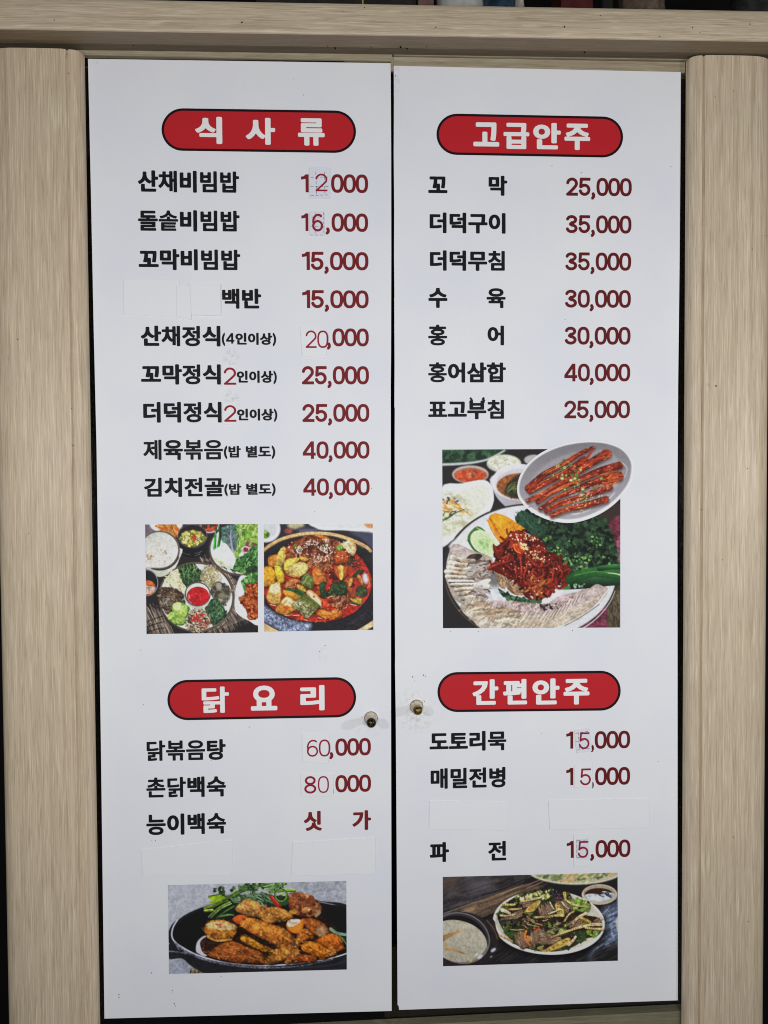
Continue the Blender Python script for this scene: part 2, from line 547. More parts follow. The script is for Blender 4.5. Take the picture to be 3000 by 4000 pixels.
class Pic:
    def __init__(s, x0, y0, x1, y1, step, bg, seed=1):
        s.x0, s.y0, s.st = x0, y0, step
        s.w = int(math.ceil((x1 - x0) / step)); s.h = int(math.ceil((y1 - y0) / step))
        s.a = np.zeros((s.h, s.w, 3)) + np.array(bg, float)
        s.X, s.Y = np.meshgrid(x0 + (np.arange(s.w) + .5) * step, y0 + (np.arange(s.h) + .5) * step)
        s.r = np.random.RandomState(seed)
        s.n1 = s.field(9); s.n2 = s.field(3.2); s.n3 = s.r.randn(s.h, s.w) * 0.6
        s.clip = None

    def field(s, cell):
        gh, gw = int(s.h / cell) + 3, int(s.w / cell) + 3
        g = s.r.rand(gh, gw) * 2 - 1
        yy = np.arange(s.h) / cell; xx = np.arange(s.w) / cell
        iy = yy.astype(int); ix = xx.astype(int)
        fy = yy - iy; fx = xx - ix
        fy = (fy * fy * (3 - 2 * fy))[:, None]; fx = (fx * fx * (3 - 2 * fx))[None]
        a = g[iy][:, ix]; b = g[iy][:, ix + 1]; c = g[iy + 1][:, ix]; d = g[iy + 1][:, ix + 1]
        return (a * (1 - fx) + b * fx) * (1 - fy) + (c * (1 - fx) + d * fx) * fy

    def win(s, x0, y0, x1, y1, pad):
        i0 = max(int((x0 - pad - s.x0) / s.st), 0); i1 = min(int((x1 + pad - s.x0) / s.st) + 1, s.w)
        j0 = max(int((y0 - pad - s.y0) / s.st), 0); j1 = min(int((y1 + pad - s.y0) / s.st) + 1, s.h)
        if i1 <= i0 or j1 <= j0: return None
        return slice(j0, j1), slice(i0, i1)

    def put(s, w, d, col, soft=1.0, alpha=1.0, shade=0.0, ew=None, lit=None, tex=0.0, fine=0.0, ctr=None):
        """d: distance inside (positive) in crop pixels"""
        m = np.clip(d / (s.st * soft) + 0.5, 0, 1) * alpha
        if s.clip is not None: m = m * s.clip[w]
        f = np.ones(d.shape)
        if shade: f -= shade * np.exp(-np.maximum(d, 0) / (ew or 12))
        if lit:
            cx, cy, rx, ry = ctr
            f += np.clip((s.X[w] - cx) / rx * lit[0] + (s.Y[w] - cy) / ry * lit[1], -0.6, 0.6)
        if tex: f += tex * (s.n1[w] * 0.6 + s.n2[w] * 0.8)
        if fine: f += fine * s.n3[w]
        c = np.clip(np.array(col, float)[None, None] * f[..., None], 0, 255)
        s.a[w] = s.a[w] * (1 - m[..., None]) + c * m[..., None]

    def pdist(s, w, p):
        X, Y = s.X[w], s.Y[w]
        d = np.full(X.shape, 1e9); ins = np.zeros(X.shape, bool)
        for (ax, ay), (bx, by) in zip(p, np.roll(p, -1, 0)):
            dx, dy = bx - ax, by - ay
            t = np.clip(((X - ax) * dx + (Y - ay) * dy) / (dx * dx + dy * dy + 1e-9), 0, 1)
            d = np.minimum(d, (X - ax - t * dx) ** 2 + (Y - ay - t * dy) ** 2)
            if ay != by:
                ins ^= ((ay > Y) != (by > Y)) & (X < ax + (Y - ay) / (by - ay) * dx)
        d = np.sqrt(d)
        return np.where(ins, d, -d)

    def poly(s, pts, col, smooth=True, **k):
        p = spline(pts, 4) if smooth else np.asarray(pts, float)
        lo, hi = p.min(0), p.max(0)
        w = s.win(*lo, *hi, s.st * (2 + k.get('soft', 1)))
        if w is None: return
        k['ctr'] = (*(lo + hi) / 2, *((hi - lo) / 2 + 1e-6))
        s.put(w, s.pdist(w, p), col, **k)

    def ell(s, cx, cy, rx, ry, col, rot=0.0, **k):
        R = max(rx, ry)
        w = s.win(cx - R, cy - R, cx + R, cy + R, s.st * (2 + k.get('soft', 1)))
        if w is None: return
        c, n = math.cos(math.radians(rot)), math.sin(math.radians(rot))
        u = (s.X[w] - cx) * c + (s.Y[w] - cy) * n; v = -(s.X[w] - cx) * n + (s.Y[w] - cy) * c
        q = np.hypot(u / rx, v / ry) + 1e-6
        gr = np.hypot(u / rx ** 2, v / ry ** 2) / q + 1e-9
        k['ctr'] = (cx, cy, rx, ry)
        s.put(w, (1 - q) / gr, col, **k)

    def ring(s, cx, cy, rx, ry, t, col, rot=0.0, **k):
        R = max(rx, ry)
        w = s.win(cx - R, cy - R, cx + R, cy + R, s.st * 3 + t)
        if w is None: return
        c, n = math.cos(math.radians(rot)), math.sin(math.radians(rot))
        u = (s.X[w] - cx) * c + (s.Y[w] - cy) * n; v = -(s.X[w] - cx) * n + (s.Y[w] - cy) * c
        q = np.hypot(u / rx, v / ry) + 1e-6
        gr = np.hypot(u / rx ** 2, v / ry ** 2) / q + 1e-9
        k['ctr'] = (cx, cy, rx, ry)
        s.put(w, t / 2 - np.abs((1 - q) / gr), col, **k)

    def line(s, pts, w0, w1, col, smooth=True, **k):
        p = spline(pts, 4, False) if smooth and len(pts) > 2 else np.asarray(pts, float)
        lo, hi = p.min(0), p.max(0)
        w = s.win(*lo, *hi, max(w0, w1) + s.st * 2)
        if w is None: return
        X, Y = s.X[w], s.Y[w]
        d = np.full(X.shape, -1e9)
        n = len(p) - 1
        for i in range(n):
            (ax, ay), (bx, by) = p[i], p[i + 1]
            dx, dy = bx - ax, by - ay
            t = np.clip(((X - ax) * dx + (Y - ay) * dy) / (dx * dx + dy * dy + 1e-9), 0, 1)
            r = (w0 + (w1 - w0) * (i + t) / n) / 2
            d = np.maximum(d, r - np.hypot(X - ax - t * dx, Y - ay - t * dy))
        k['ctr'] = (*(lo + hi) / 2, *((hi - lo) / 2 + 1))
        s.put(w, d, col, **k)

    def inside(s, p, n):
        p = spline(p, 3)
        lo, hi = p.min(0), p.max(0)
        out = []
        while len(out) < n:
            q = lo + s.r.rand(60, 2) * (hi - lo)
            c = np.zeros(60, bool)
            for (ax, ay), (bx, by) in zip(p, np.roll(p, -1, 0)):
                if ay != by: c ^= ((ay > q[:, 1]) != (by > q[:, 1])) & (q[:, 0] < ax + (q[:, 1] - ay) / (by - ay) * (bx - ax))
            out += list(q[c])
            if not c.any(): n -= 5
        return out[:max(n, 0)]

    def strokes(s, region, n, L, wd, cols, ang=0, spread=180, curl=0.5, **k):
        for (x, y) in s.inside(region, n):
            a = math.radians(ang + s.r.uniform(-spread, spread))
            l = L * s.r.uniform(0.55, 1.3) / 2
            c, q = math.cos(a), math.sin(a)
            b = s.r.uniform(-curl, curl) * l
            col = np.array(cols[s.r.randint(len(cols))], float) * s.r.uniform(0.86, 1.14)
            s.line([(x - c * l, y - q * l), (x - q * b, y + c * b), (x + c * l, y + q * l)], wd * s.r.uniform(.7, 1.2), wd * s.r.uniform(.4, 1), col, **k)

    def blobs(s, region, n, R, cols, asp=0.7, **k):
        for (x, y) in s.inside(region, n):
            r = R * s.r.uniform(0.6, 1.3)
            col = np.array(cols[s.r.randint(len(cols))], float) * s.r.uniform(0.88, 1.12)
            s.ell(x, y, r, r * s.r.uniform(asp, 1), col, rot=s.r.uniform(0, 180), **k)

    def leafy(s, region, n, R, cols, **k):
        for (x, y) in s.inside(region, n):
            r = R * s.r.uniform(0.5, 1.3)
            a0 = s.r.uniform(0, 6.28)
            m = s.r.randint(5, 9)
            pts = [(x + r * s.r.uniform(.4, 1.1) * math.cos(a0 + 6.28 * i / m), y + r * s.r.uniform(.4, 1.1) * math.sin(a0 + 6.28 * i / m)) for i in range(m)]
            col = np.array(cols[s.r.randint(len(cols))], float) * s.r.uniform(0.85, 1.15)
            s.poly(pts, col, smooth=False, **k)

    def grain(s, amt):
        g = s.a.mean(-1, keepdims=True)
        sat = np.clip(np.abs(s.a - g).max(-1) / 45, 0, 1)
        k = s.n3 * amt * (0.45 + 1.5 * sat) + (s.n2 * 0.10 + s.n1 * 0.05) * (0.25 + sat) * (amt > 0)
        a = s.a * (1 + k[..., None])
        g = a.mean(-1, keepdims=True)
        a = g + (a - g) * 1.0                          # ink saturation
        s.a = np.clip(112 + (a - 112) * 1.05, 0, 250)  # and contrast of the print

    def sample(s, x, y):
        fx = np.clip((x - s.x0) / s.st - .5, 0, s.w - 1.001); fy = np.clip((y - s.y0) / s.st - .5, 0, s.h - 1.001)
        i, j = fx.astype(int), fy.astype(int)
        u, v = (fx - i)[..., None], (fy - j)[..., None]
        i2, j2 = np.minimum(i + 1, s.w - 1), np.minimum(j + 1, s.h - 1)
        return (s.a[j, i] * (1 - u) + s.a[j, i2] * u) * (1 - v) + (s.a[j2, i] * (1 - u) + s.a[j2, i2] * u) * v


def print_mat(name):
    m = mat(name, (0.5, 0.5, 0.5), 0.58, 0.18)
    g = N(m)
    at = g.node('ShaderNodeAttribute', attribute_name='print')
    g.link(at.outputs['Color'], g.b.inputs['Base Color'])
    return m


M['photo'] = print_mat('colour_photo_print')


def colour_mesh(o, rgb):
    ca = o.data.color_attributes.new('print', 'FLOAT_COLOR', 'POINT')
    a = np.ones((len(rgb), 4), np.float32)
    a[:, :3] = np.clip(lin(rgb) * PRINT, 0.004, 0.9)
    ca.data.foreach_set('color', a.ravel())


def photo_part(pic, quad, crop, scale, depth, parent, label, name='food_photo'):
    """print on the plane y = depth; quad: TL, TR, BR, BL corners in crop pixels"""
    nx, ny = pic.w, pic.h
    tl, tr, br, bl = [np.array(q, float) for q in quad]
    S, T = np.meshgrid(np.linspace(0, 1, nx), np.linspace(0, 1, ny))
    S, T = S[..., None], T[..., None]
    q = (tl * (1 - S) + tr * S) * (1 - T) + (bl * (1 - S) + br * S) * T
    q = q.reshape(-1, 2)
    rgb = pic.sample(q[:, 0], q[:, 1])
    v = PV(q / scale + np.array(crop), depth)
    idx = np.arange(nx * ny).reshape(ny, nx)
    f = np.stack([idx[:-1, :-1], idx[1:, :-1], idx[1:, 1:], idx[:-1, 1:]], -1).reshape(-1, 4)
    o = obj_fast(name, v, f, M['photo'], parent)
    colour_mesh(o, rgb)
    o['label'] = label
    return o


def obj_fast(name, v, f, material, parent):
    org = np.array(parent.location)
    me = bpy.data.meshes.new(name)
    v = np.asarray(v) - org
    me.vertices.add(len(v)); me.vertices.foreach_set('co', v.astype(np.float32).ravel())
    me.loops.add(f.size); me.loops.foreach_set('vertex_index', f.astype(np.int32).ravel())
    me.polygons.add(len(f))
    me.polygons.foreach_set('loop_start', np.arange(0, f.size, f.shape[1], dtype=np.int32))
    me.update(calc_edges=True); me.validate()
    o = bpy.data.objects.new(name, me)
    COL.objects.link(o)
    me.materials.append(material)
    o.parent = parent
    ORG[o.name] = tuple(org)
    return o


def arcpts(cx, cy, rx, ry, a0, a1, n=10):
    return [(cx + rx * math.cos(math.radians(a)), cy + ry * math.sin(math.radians(a))) for a in np.linspace(a0, a1, n)]


def paint_set_meal():
    """vegetable platter, rice, side dishes on a dark table"""
    p = Pic(15, 50, 1630, 1622, 7.0, (44, 40, 42), 11)
    p.poly([(0, 0), (130, 40), (125, 330), (0, 330)], (112, 98, 108), tex=.1)
    # bamboo mats
    for poly_, a in (([(30, 1335), (235, 1290), (330, 1420), (430, 1640), (30, 1640)], 66), ([(1180, 760), (1330, 860), (1300, 1330), (1460, 1400), (880, 1610), (1240, 1200), (960, 600), (800, 580), (830, 540), (960, 560)], 62)):
        p.poly(poly_, (112, 98, 88), smooth=False, tex=.12)
        p.strokes(poly_, 210, 190, 9, [(70, 60, 56), (150, 135, 120), (180, 166, 150), (52, 45, 42)], ang=a, spread=3, curl=0.02, alpha=.9)
    for k in range(4):
        y = 1440 + k * 78
        p.line([(40, y), (180, y - 52), (300, y - 90 + k * 8)], 13, 11, (38, 32, 32))
    for k in range(3):
        p.line([(1000 + k * 30, 1560 - k * 6), (1230, 1450 - k * 30), (1420, 1360 - k * 20)], 8, 8, (60, 50, 46), alpha=.7)
    p.line([(1240, 930), (1330, 890)], 9, 9, (40, 34, 32)); p.line([(1200, 850), (1310, 790)], 9, 9, (40, 34, 32))
    p.poly([(1180, 1630), (1300, 1540), (1630, 1390), (1630, 1640)], (40, 36, 38), smooth=False, tex=.1)
    p.line([(40, 1545), (75, 1620)], 16, 14, (24, 22, 22))
    # kimchi plate
    p.ell(320, 60, 235, 130, (222, 223, 226)); p.ring(320, 60, 235, 130, 14, (140, 138, 150))
    reg = [(215, 70), (430, 55), (490, 130), (470, 240), (380, 180), (230, 145)]
    p.poly(reg, (228, 150, 70), tex=.25)
    p.strokes(reg, 55, 75, 24, [(240, 170, 90), (214, 120, 50), (245, 188, 110), (190, 96, 38)], ang=30, spread=40, shade=.2)
    # red stew plate top
    p.ell(930, 80, 140, 112, (178, 172, 174)); p.ell(930, 78, 118, 92, (196, 74, 52), tex=.2)
    p.strokes([(800, 40), (1010, 50), (1000, 100), (880, 120), (800, 90)], 30, 70, 13, [(52, 56, 38), (90, 92, 52), (40, 34, 30)])
    p.line([(890, 140), (960, 130), (1010, 95)], 26, 14, (222, 92, 64))
    # black pot with soup
    p.poly([(490, 250), (520, 420), (600, 520), (800, 525), (900, 420), (900, 200)], (33, 32, 36), lit=(.1, -.2))
    p.ell(690, 230, 208, 165, (36, 34, 37)); p.ring(692, 232, 204, 160, 9, (112, 112, 124), alpha=.85)
    p.ell(690, 215, 190, 140, (42, 38, 40))
    reg = arcpts(695, 262, 182, 112, 0, 350, 12)
    p.poly(reg, (108, 104, 48), tex=.3)
    p.clip = None
    for (x, y) in p.inside(reg, 75):
        c = [(232, 218, 150), (240, 236, 196), (204, 190, 92), (222, 206, 120), (120, 132, 52)][p.r.randint(5)]
        r = p.r.uniform(14, 34); a = p.r.uniform(0, 3)
        p.poly([(x + r * math.cos(a + k * 1.57), y + r * .8 * math.sin(a + k * 1.57)) for k in range(4)], c, smooth=False, shade=.12)
    p.poly([(690, 240), (715, 215), (745, 235), (735, 290), (705, 305)], (206, 62, 48), shade=.2)
    for y, w in ((470, 150), (505, 120)):
        p.line(arcpts(700, y - 70, w, 75, 35, 80, 6), 9, 5, (150, 150, 158), alpha=.8)
    p.line(arcpts(690, 400, 175, 95, 100, 145, 6), 8, 4, (150, 150, 158), alpha=.7)
    # rice bowl
    p.poly([(515, 400), (505, 560), (420, 720), (300, 790), (215, 805), (130, 770), (40, 690), (0, 600)], (204, 208, 194), lit=(.12, -.06))
    p.ell(232, 430, 284, 277, (84, 74, 68)); p.ring(232, 428, 279, 272, 8, (140, 128, 120), alpha=.6)
    p.line(arcpts(232, 434, 282, 274, 20, 130, 14), 16, 20, (52, 42, 38))
    p.ell(228, 425, 262, 252, (206, 206, 200), lit=(.05, .05), tex=.03)
    reg = [(30, 500), (130, 420), (260, 390), (380, 440), (430, 540), (380, 630), (240, 672), (30, 660)]
    p.poly(reg, (216, 212, 206), soft=4, tex=.06)
    p.strokes(reg, 240, 24, 11, [(236, 232, 226), (226, 220, 212), (198, 188, 176), (210, 202, 192)])
    p.blobs([(40, 500), (100, 480), (110, 540), (60, 570)], 9, 11, [(176, 138, 92), (150, 116, 80)])
    p.blobs([(290, 440), (345, 450), (330, 490), (290, 480)], 6, 8, [(160, 130, 96), (130, 100, 76)])
    p.blobs(reg, 22, 6, [(168, 150, 128)])
    p.line([(90, 360), (140, 340)], 16, 10, (228, 230, 228))
    # salad plate
    p.ell(1352, 420, 430, 372, (84, 70, 60)); p.ell(1354, 412, 408, 350, (204, 211, 208))
    p.poly([(1085, 130), (1160, 90), (1290, 70), (1345, 150), (1345, 330), (1280, 480), (1190, 360), (1105, 280)], (92, 116, 112), tex=.25, shade=.25)
    p.leafy([(1100, 120), (1330, 90), (1340, 320), (1230, 400), (1110, 290)], 90, 26, [(72, 98, 94), (112, 138, 132), (88, 120, 104), (56, 82, 78)])
    p.line([(1235, 150), (1232, 280), (1265, 480)], 12, 26, (178, 156, 192)); p.line([(1235, 260), (1170, 190)], 12, 5, (170, 160, 184)); p.line([(1240, 270), (1300, 190)], 12, 5, (170, 160, 184))
    p.line([(1025, 115), (1012, 250), (1003, 410)], 22, 40, (48, 112, 44), lit=(-.5, 0)); p.line([(1075, 110), (1082, 230), (1050, 395)], 34, 40, (42, 104, 40), lit=(-.4, 0))
    p.line([(1020, 160), (1012, 300)], 8, 6, (120, 176, 104))
    reg = [(1320, 60), (1640, 60), (1640, 420), (1500, 470), (1380, 450), (1310, 540), (1290, 480), (1350, 300)]
    p.poly(reg, (116, 152, 62), tex=.2)
    p.leafy(reg, 160, 38, [(140, 176, 76), (104, 146, 56), (166, 196, 100), (84, 124, 44), (126, 166, 66)], alpha=.9)
    p.strokes(reg, 26, 120, 10, [(190, 210, 140), (176, 200, 120)], ang=110, spread=30)
    p.poly([(1380, 400), (1470, 370), (1540, 420), (1500, 480), (1400, 480)], (206, 200, 192), tex=.2)
    p.blobs([(1430, 350), (1550, 320), (1590, 390), (1450, 460)], 15, 20, [(126, 44, 72), (150, 70, 96)])
    reg = [(1230, 690), (1290, 570), (1420, 500), (1640, 330), (1640, 720), (1560, 740), (1440, 770), (1320, 730)]
    p.poly(reg, (52, 92, 46), tex=.25)
    p.leafy(reg, 130, 34, [(70, 122, 58), (44, 84, 42), (92, 146, 76), (34, 62, 36), (60, 108, 50)])
    p.strokes(reg, 16, 90, 8, [(150, 190, 120)], ang=120, spread=30)
    p.poly([(1450, 690), (1560, 640), (1640, 700), (1600, 760), (1470, 770)], (38, 56, 40), tex=.3)
    p.poly([(985, 440), (1130, 352), (1200, 390), (1300, 540), (1270, 660), (1235, 695), (1060, 610), (975, 520)], (219, 225, 218), lit=(-.06, -.02), tex=.05)
    p.poly([(985, 530), (1060, 560), (1180, 650), (1225, 700), (1060, 615)], (200, 208, 160), tex=.08, soft=3)
    p.strokes([(1010, 430), (1130, 370), (1280, 540), (1230, 640)], 40, 60, 5, [(234, 238, 234), (200, 208, 196)], ang=60, spread=25)
    p.strokes([(1000, 600), (1180, 680), (1300, 740), (1120, 700)], 8, 80, 8, [(52, 44, 40)], ang=30, spread=14)
    # big platter
    p.ell(748, 1093, 538, 496, (84, 68, 57)); p.ring(748, 1088, 530, 488, 9, (126, 106, 92), alpha=.7)
    p.ell(742, 1090, 510, 468, (214, 217, 219), lit=(.03, .03))
    p.line(arcpts(748, 1098, 528, 486, 95, 175, 14), 14, 10, (60, 48, 42))

    def pile(reg, base, cols, n, L, w, **k):
        p.poly([(x + 10, y + 16) for x, y in reg], (120, 116, 110), soft=5, alpha=.6)
        p.poly(reg, base, tex=.25, shade=.25, ew=20)
        p.strokes(reg, n, L, w, cols, **k)
    pile([(395, 745), (530, 735), (590, 880), (600, 1000), (545, 1085), (440, 970), (310, 965), (325, 860)], (190, 186, 142), [(234, 230, 202), (214, 208, 166), (196, 186, 120), (240, 238, 220)], 210, 80, 11, curl=1)
    pile([(510, 690), (640, 630), (780, 690), (822, 850), (700, 880), (600, 925), (530, 790)], (36, 52, 38), [(58, 84, 54), (26, 38, 30), (72, 102, 64), (34, 56, 40)], 190, 70, 15, curl=.9)
    p.strokes([(560, 680), (740, 660), (740, 850), (600, 850)], 16, 110, 9, [(116, 152, 92), (136, 168, 108)], ang=95, spread=40)
    pile([(820, 715), (950, 650), (1060, 745), (1085, 860), (965, 950), (895, 905), (808, 830)], (158, 150, 124), [(214, 208, 190), (138, 128, 84), (186, 160, 150), (228, 224, 210), (150, 140, 70)], 240, 55, 8, curl=1)
    pile([(955, 965), (1040, 870), (1130, 905), (1220, 965), (1215, 1090), (1120, 1200), (1020, 1135), (950, 1050)], (96, 90, 76), [(130, 122, 106), (76, 70, 58), (152, 144, 128)], 30, 90, 30, shade=.3)
    p.blobs([(985, 920), (1090, 890), (1200, 1000), (1120, 1150), (1010, 1060)], 26, 36, [(126, 118, 102), (90, 84, 70), (148, 140, 124), (70, 64, 54)], shade=.35, ew=10)
    p.ell(1065, 935, 42, 52, (168, 156, 146), shade=.2); p.ell(1110, 1070, 60, 48, (128, 122, 100), shade=.3)
    pile([(885, 1180), (1030, 1115), (1175, 1330), (1100, 1420), (985, 1480), (880, 1345)], (38, 58, 42), [(62, 92, 64), (28, 44, 34), (84, 118, 84), (40, 66, 48)], 250, 60, 10, curl=.8)
    p.strokes([(920, 1200), (1040, 1150), (1130, 1310), (980, 1400)], 16, 60, 8, [(110, 150, 104)])
    pile([(255, 1020), (330, 960), (490, 1000), (580, 1110), (560, 1180), (450, 1200), (370, 1330), (300, 1295), (245, 1150)], (78, 62, 52), [(120, 98, 80), (66, 50, 42), (150, 128, 108), (92, 72, 58), (50, 42, 38)], 150, 100, 14, ang=25, spread=70, curl=.6)
    p.strokes([(250, 1110), (340, 1090), (360, 1180), (260, 1200)], 10, 60, 18, [(112, 112, 106), (146, 146, 138)])
    for (x, y, rx, ry, ro) in ((385, 1360, 40, 62, 20), (450, 1420, 45, 55, 0), (600, 1240, 50, 40, 20), (490, 1240, 90, 80, -20), (470, 1340, 60, 68, 10), (560, 1300, 72, 108, 18), (525, 1420, 78, 62, -10)):
        p.ell(x + 5, y + 8, rx + 3, ry + 3, (60, 84, 44), rot=ro)
        p.ell(x, y, rx, ry, (108, 164, 58), rot=ro, lit=(-.1, -.15)); p.ell(x - 3, y - 4, rx * .82, ry * .84, (176, 202, 112), rot=ro, tex=.12); p.ell(x - 2, y, rx * .5, ry * .55, (160, 186, 80), rot=ro, soft=3, alpha=.6, tex=.2)
    p.ell(478, 1222, 62, 56, (206, 220, 160), soft=3)
    pile([(620, 1385), (660, 1310), (740, 1235), (860, 1280), (925, 1420), (880, 1535), (690, 1562), (605, 1480)], (132, 116, 96), [(206, 192, 168), (92, 78, 66), (168, 150, 126), (222, 212, 192), (74, 62, 54)], 170, 85, 15, curl=.9)
    p.strokes([(690, 1330), (820, 1330), (900, 1500), (720, 1500)], 20, 80, 15, [(196, 56, 42), (172, 44, 36)], curl=.6)
    # sauce bowl
    p.poly([(590, 1080), (620, 1180), (700, 1240), (780, 1262), (870, 1235), (930, 1160), (945, 1060)], (200, 204, 188), lit=(.05, -.1))
    p.ell(765, 1050, 183, 172, (66, 60, 66)); p.ring(765, 1048, 178, 166, 7, (120, 114, 122), alpha=.6)
    p.ell(765, 1046, 166, 152, (208, 211, 198), lit=(.05, -.05))
    p.ell(770, 1076, 158, 132, (180, 36, 40), tex=.05, lit=(.02, .04))
    p.line(arcpts(735, 1100, 70, 60, 200, 380, 8), 7, 5, (222, 104, 104), alpha=.8); p.line(arcpts(720, 1110, 85, 75, 120, 210, 8), 14, 6, (232, 150, 150), alpha=.8)
    p.line([(640, 1060), (655, 1110)], 12, 6, (228, 160, 160)); p.line(arcpts(790, 1080, 60, 60, -60, 60, 8), 5, 4, (150, 24, 30), alpha=.7)
    p.line([(545, 1135), (590, 1105)], 16, 18, (150, 150, 156))
    # left small pot
    p.ell(38, 890, 172, 190, (37, 35, 38)); p.ring(38, 890, 166, 184, 9, (168, 168, 180))
    p.ell(50, 960, 122, 108, (186, 100, 54), tex=.2); p.poly([(20, 940), (80, 935), (165, 955), (140, 1020), (60, 1050), (20, 1055)], (206, 188, 182), tex=.2)
    p.strokes([(30, 940), (150, 950), (110, 1030), (40, 1030)], 30, 24, 8, [(232, 220, 214), (190, 130, 90)])
    # stir fried meat plate
    p.poly([(1385, 785), (1450, 790), (1640, 850), (1640, 1455), (1480, 1420), (1340, 1340), (1286, 1240), (1300, 980), (1345, 830)], (222, 225, 229), lit=(.04, .02))
    p.line([(1330, 900), (1312, 1000), (1318, 1200), (1400, 1300), (1500, 1350)], 6, 5, (198, 202, 206))
    reg = [(1395, 880), (1460, 800), (1560, 745), (1640, 740), (1640, 920), (1500, 930), (1430, 1030)]
    p.poly(reg, (72, 120, 58), tex=.25); p.leafy(reg, 60, 34, [(92, 146, 72), (56, 102, 48), (118, 166, 92), (46, 86, 42)])
    reg = [(1338, 1100), (1440, 1060), (1465, 920), (1540, 900), (1640, 915), (1640, 1330), (1570, 1400), (1490, 1380), (1420, 1210)]
    p.poly(reg, (160, 70, 36), tex=.25, shade=.3)
    p.blobs(reg, 110, 26, [(196, 96, 46), (140, 54, 28), (214, 120, 60), (110, 42, 24), (172, 76, 36)], shade=.3, ew=8)
    p.blobs(reg, 34, 8, [(236, 160, 100)])
    p.grain(.05)
    return p


def paint_stew():
    """pork and kimchi stew in a black pan"""
    p = Pic(28, 45, 1592, 1590, 7.0, (46, 43, 48), 23)
    p.poly([(20, 1440), (300, 1600), (20, 1620)], (212, 180, 134), smooth=False); p.poly([(1290, 1580), (1450, 1490), (1600, 1380), (1600, 1620), (1290, 1620)], (212, 180, 134), smooth=False, tex=.1)
    p.poly([(1480, 1560), (1600, 1490), (1600, 1600), (1480, 1600)], (52, 46, 48), smooth=False)
    p.ell(490, 80, 120, 55, (180, 172, 138), soft=6); p.ell(385, 160, 60, 38, (142, 72, 66), soft=5); p.ell(620, 150, 120, 50, (66, 62, 78), soft=8)
    p.line([(560, 160), (800, 140)], 26, 16, (112, 112, 140), soft=6)
    p.ell(60, 130, 212, 190, (216, 217, 224), soft=3); p.ell(70, 110, 170, 140, (198, 200, 206), soft=4); p.ell(60, 215, 62, 52, (108, 146, 62), soft=3, tex=.3); p.ell(60, 170, 30, 30, (160, 190, 110), soft=3)
    p.poly([(715, 40), (1600, 30), (1600, 190), (1400, 175), (1150, 150), (900, 150), (790, 125)], (226, 227, 232), soft=3); p.poly([(800, 60), (1500, 50), (1560, 120), (1200, 118), (850, 100)], (206, 208, 212), soft=3); p.poly([(1450, 50), (1600, 50), (1600, 115), (1500, 110)], (200, 142, 96), soft=4)
    p.poly([(1250, 180), (1600, 195), (1600, 420), (1400, 260)], (70, 72, 92), soft=5)
    # wooden rim then pan
    rim = [(20, 440), (120, 350), (300, 250), (560, 185), (830, 170), (1080, 205), (1330, 290), (1500, 370), (1600, 430)]
    p.poly(rim + [(1600, 1400), (1450, 1500), (1270, 1600), (300, 1600), (20, 1440)], (40, 38, 43), smooth=False, tex=.12)
    p.line([(0, 455), (130, 358), (300, 268), (560, 204), (830, 190), (1080, 222), (1330, 308), (1480, 385), (1540, 440)], 44, 46, (204, 168, 118), tex=.05, lit=(0, -.08))
    p.line([(20, 478), (130, 388), (300, 296), (560, 232), (830, 216), (1080, 250), (1320, 340), (1440, 400)], 12, 12, (110, 86, 62))
    p.line([(820, 205), (1080, 225)], 8, 8, (228, 200, 156))
    p.poly([(30, 1215), (140, 1290), (330, 1390), (520, 1440), (700, 1470), (620, 1585), (330, 1590), (160, 1490), (30, 1400)], (138, 148, 178), soft=9, tex=.35, fine=.15)
    p.strokes([(60, 1260), (260, 1370), (560, 1470), (520, 1560), (250, 1530), (60, 1400)], 120, 26, 9, [(190, 200, 226), (84, 92, 118), (60, 66, 88)], ang=60, spread=50)
    p.poly([(1180, 1480), (1450, 1330), (1590, 1100), (1590, 1300), (1400, 1490), (1200, 1580)], (44, 42, 47), soft=6, tex=.3, fine=.2)
    p.poly([(30, 900), (70, 640), (200, 440), (420, 310), (700, 225), (1000, 250), (1250, 350), (1420, 500), (1540, 690), (1572, 880), (1520, 1090), (1360, 1290), (1110, 1415), (790, 1452), (460, 1408), (200, 1300), (60, 1140)], (34, 31, 34), soft=2)
    stew = [(40, 930), (110, 640), (240, 460), (460, 330), (700, 240), (1000, 270), (1220, 390), (1380, 520), (1500, 680), (1556, 860), (1510, 1080), (1345, 1280), (1095, 1400), (785, 1442), (460, 1398), (205, 1285), (70, 1130)]
    p.poly(stew, (168, 44, 32), tex=.12, lit=(.08, -.05))
    p.poly([(1200, 500), (1340, 520), (1520, 740), (1555, 900), (1500, 1080), (1340, 1260), (1230, 1100), (1260, 800)], (172, 52, 42), tex=.15, soft=4)
    reg = [(60, 900), (160, 560), (420, 340), (1000, 270), (1280, 480), (1320, 800), (1250, 1150), (1000, 1330), (500, 1350), (200, 1240)]
    p.blobs(reg, 140, 46, [(120, 46, 28), (90, 34, 24), (150, 64, 34), (74, 30, 24), (176, 84, 40)], shade=.3)

    def ch(pts, col, sh=.28, lit=(-.08, -.14), tx=.14, sm=True, spots=0, ew=20):
        p.poly([(x + 8, y + 14) for x, y in pts], (52, 22, 16), soft=3, alpha=.75, smooth=sm)
        p.poly(pts, col, shade=sh, ew=ew, lit=lit, tex=tx, smooth=sm)
        if spots: p.blobs(pts, spots, 6, [tuple(np.array(col) * .7), (196, 84, 36), (244, 220, 170)], alpha=.7)
    # top row
    ch([(580, 290), (640, 235), (700, 250), (660, 330)], (220, 170, 56)); ch([(760, 215), (930, 235), (980, 310), (900, 370), (800, 320)], (206, 120, 44), spots=8)
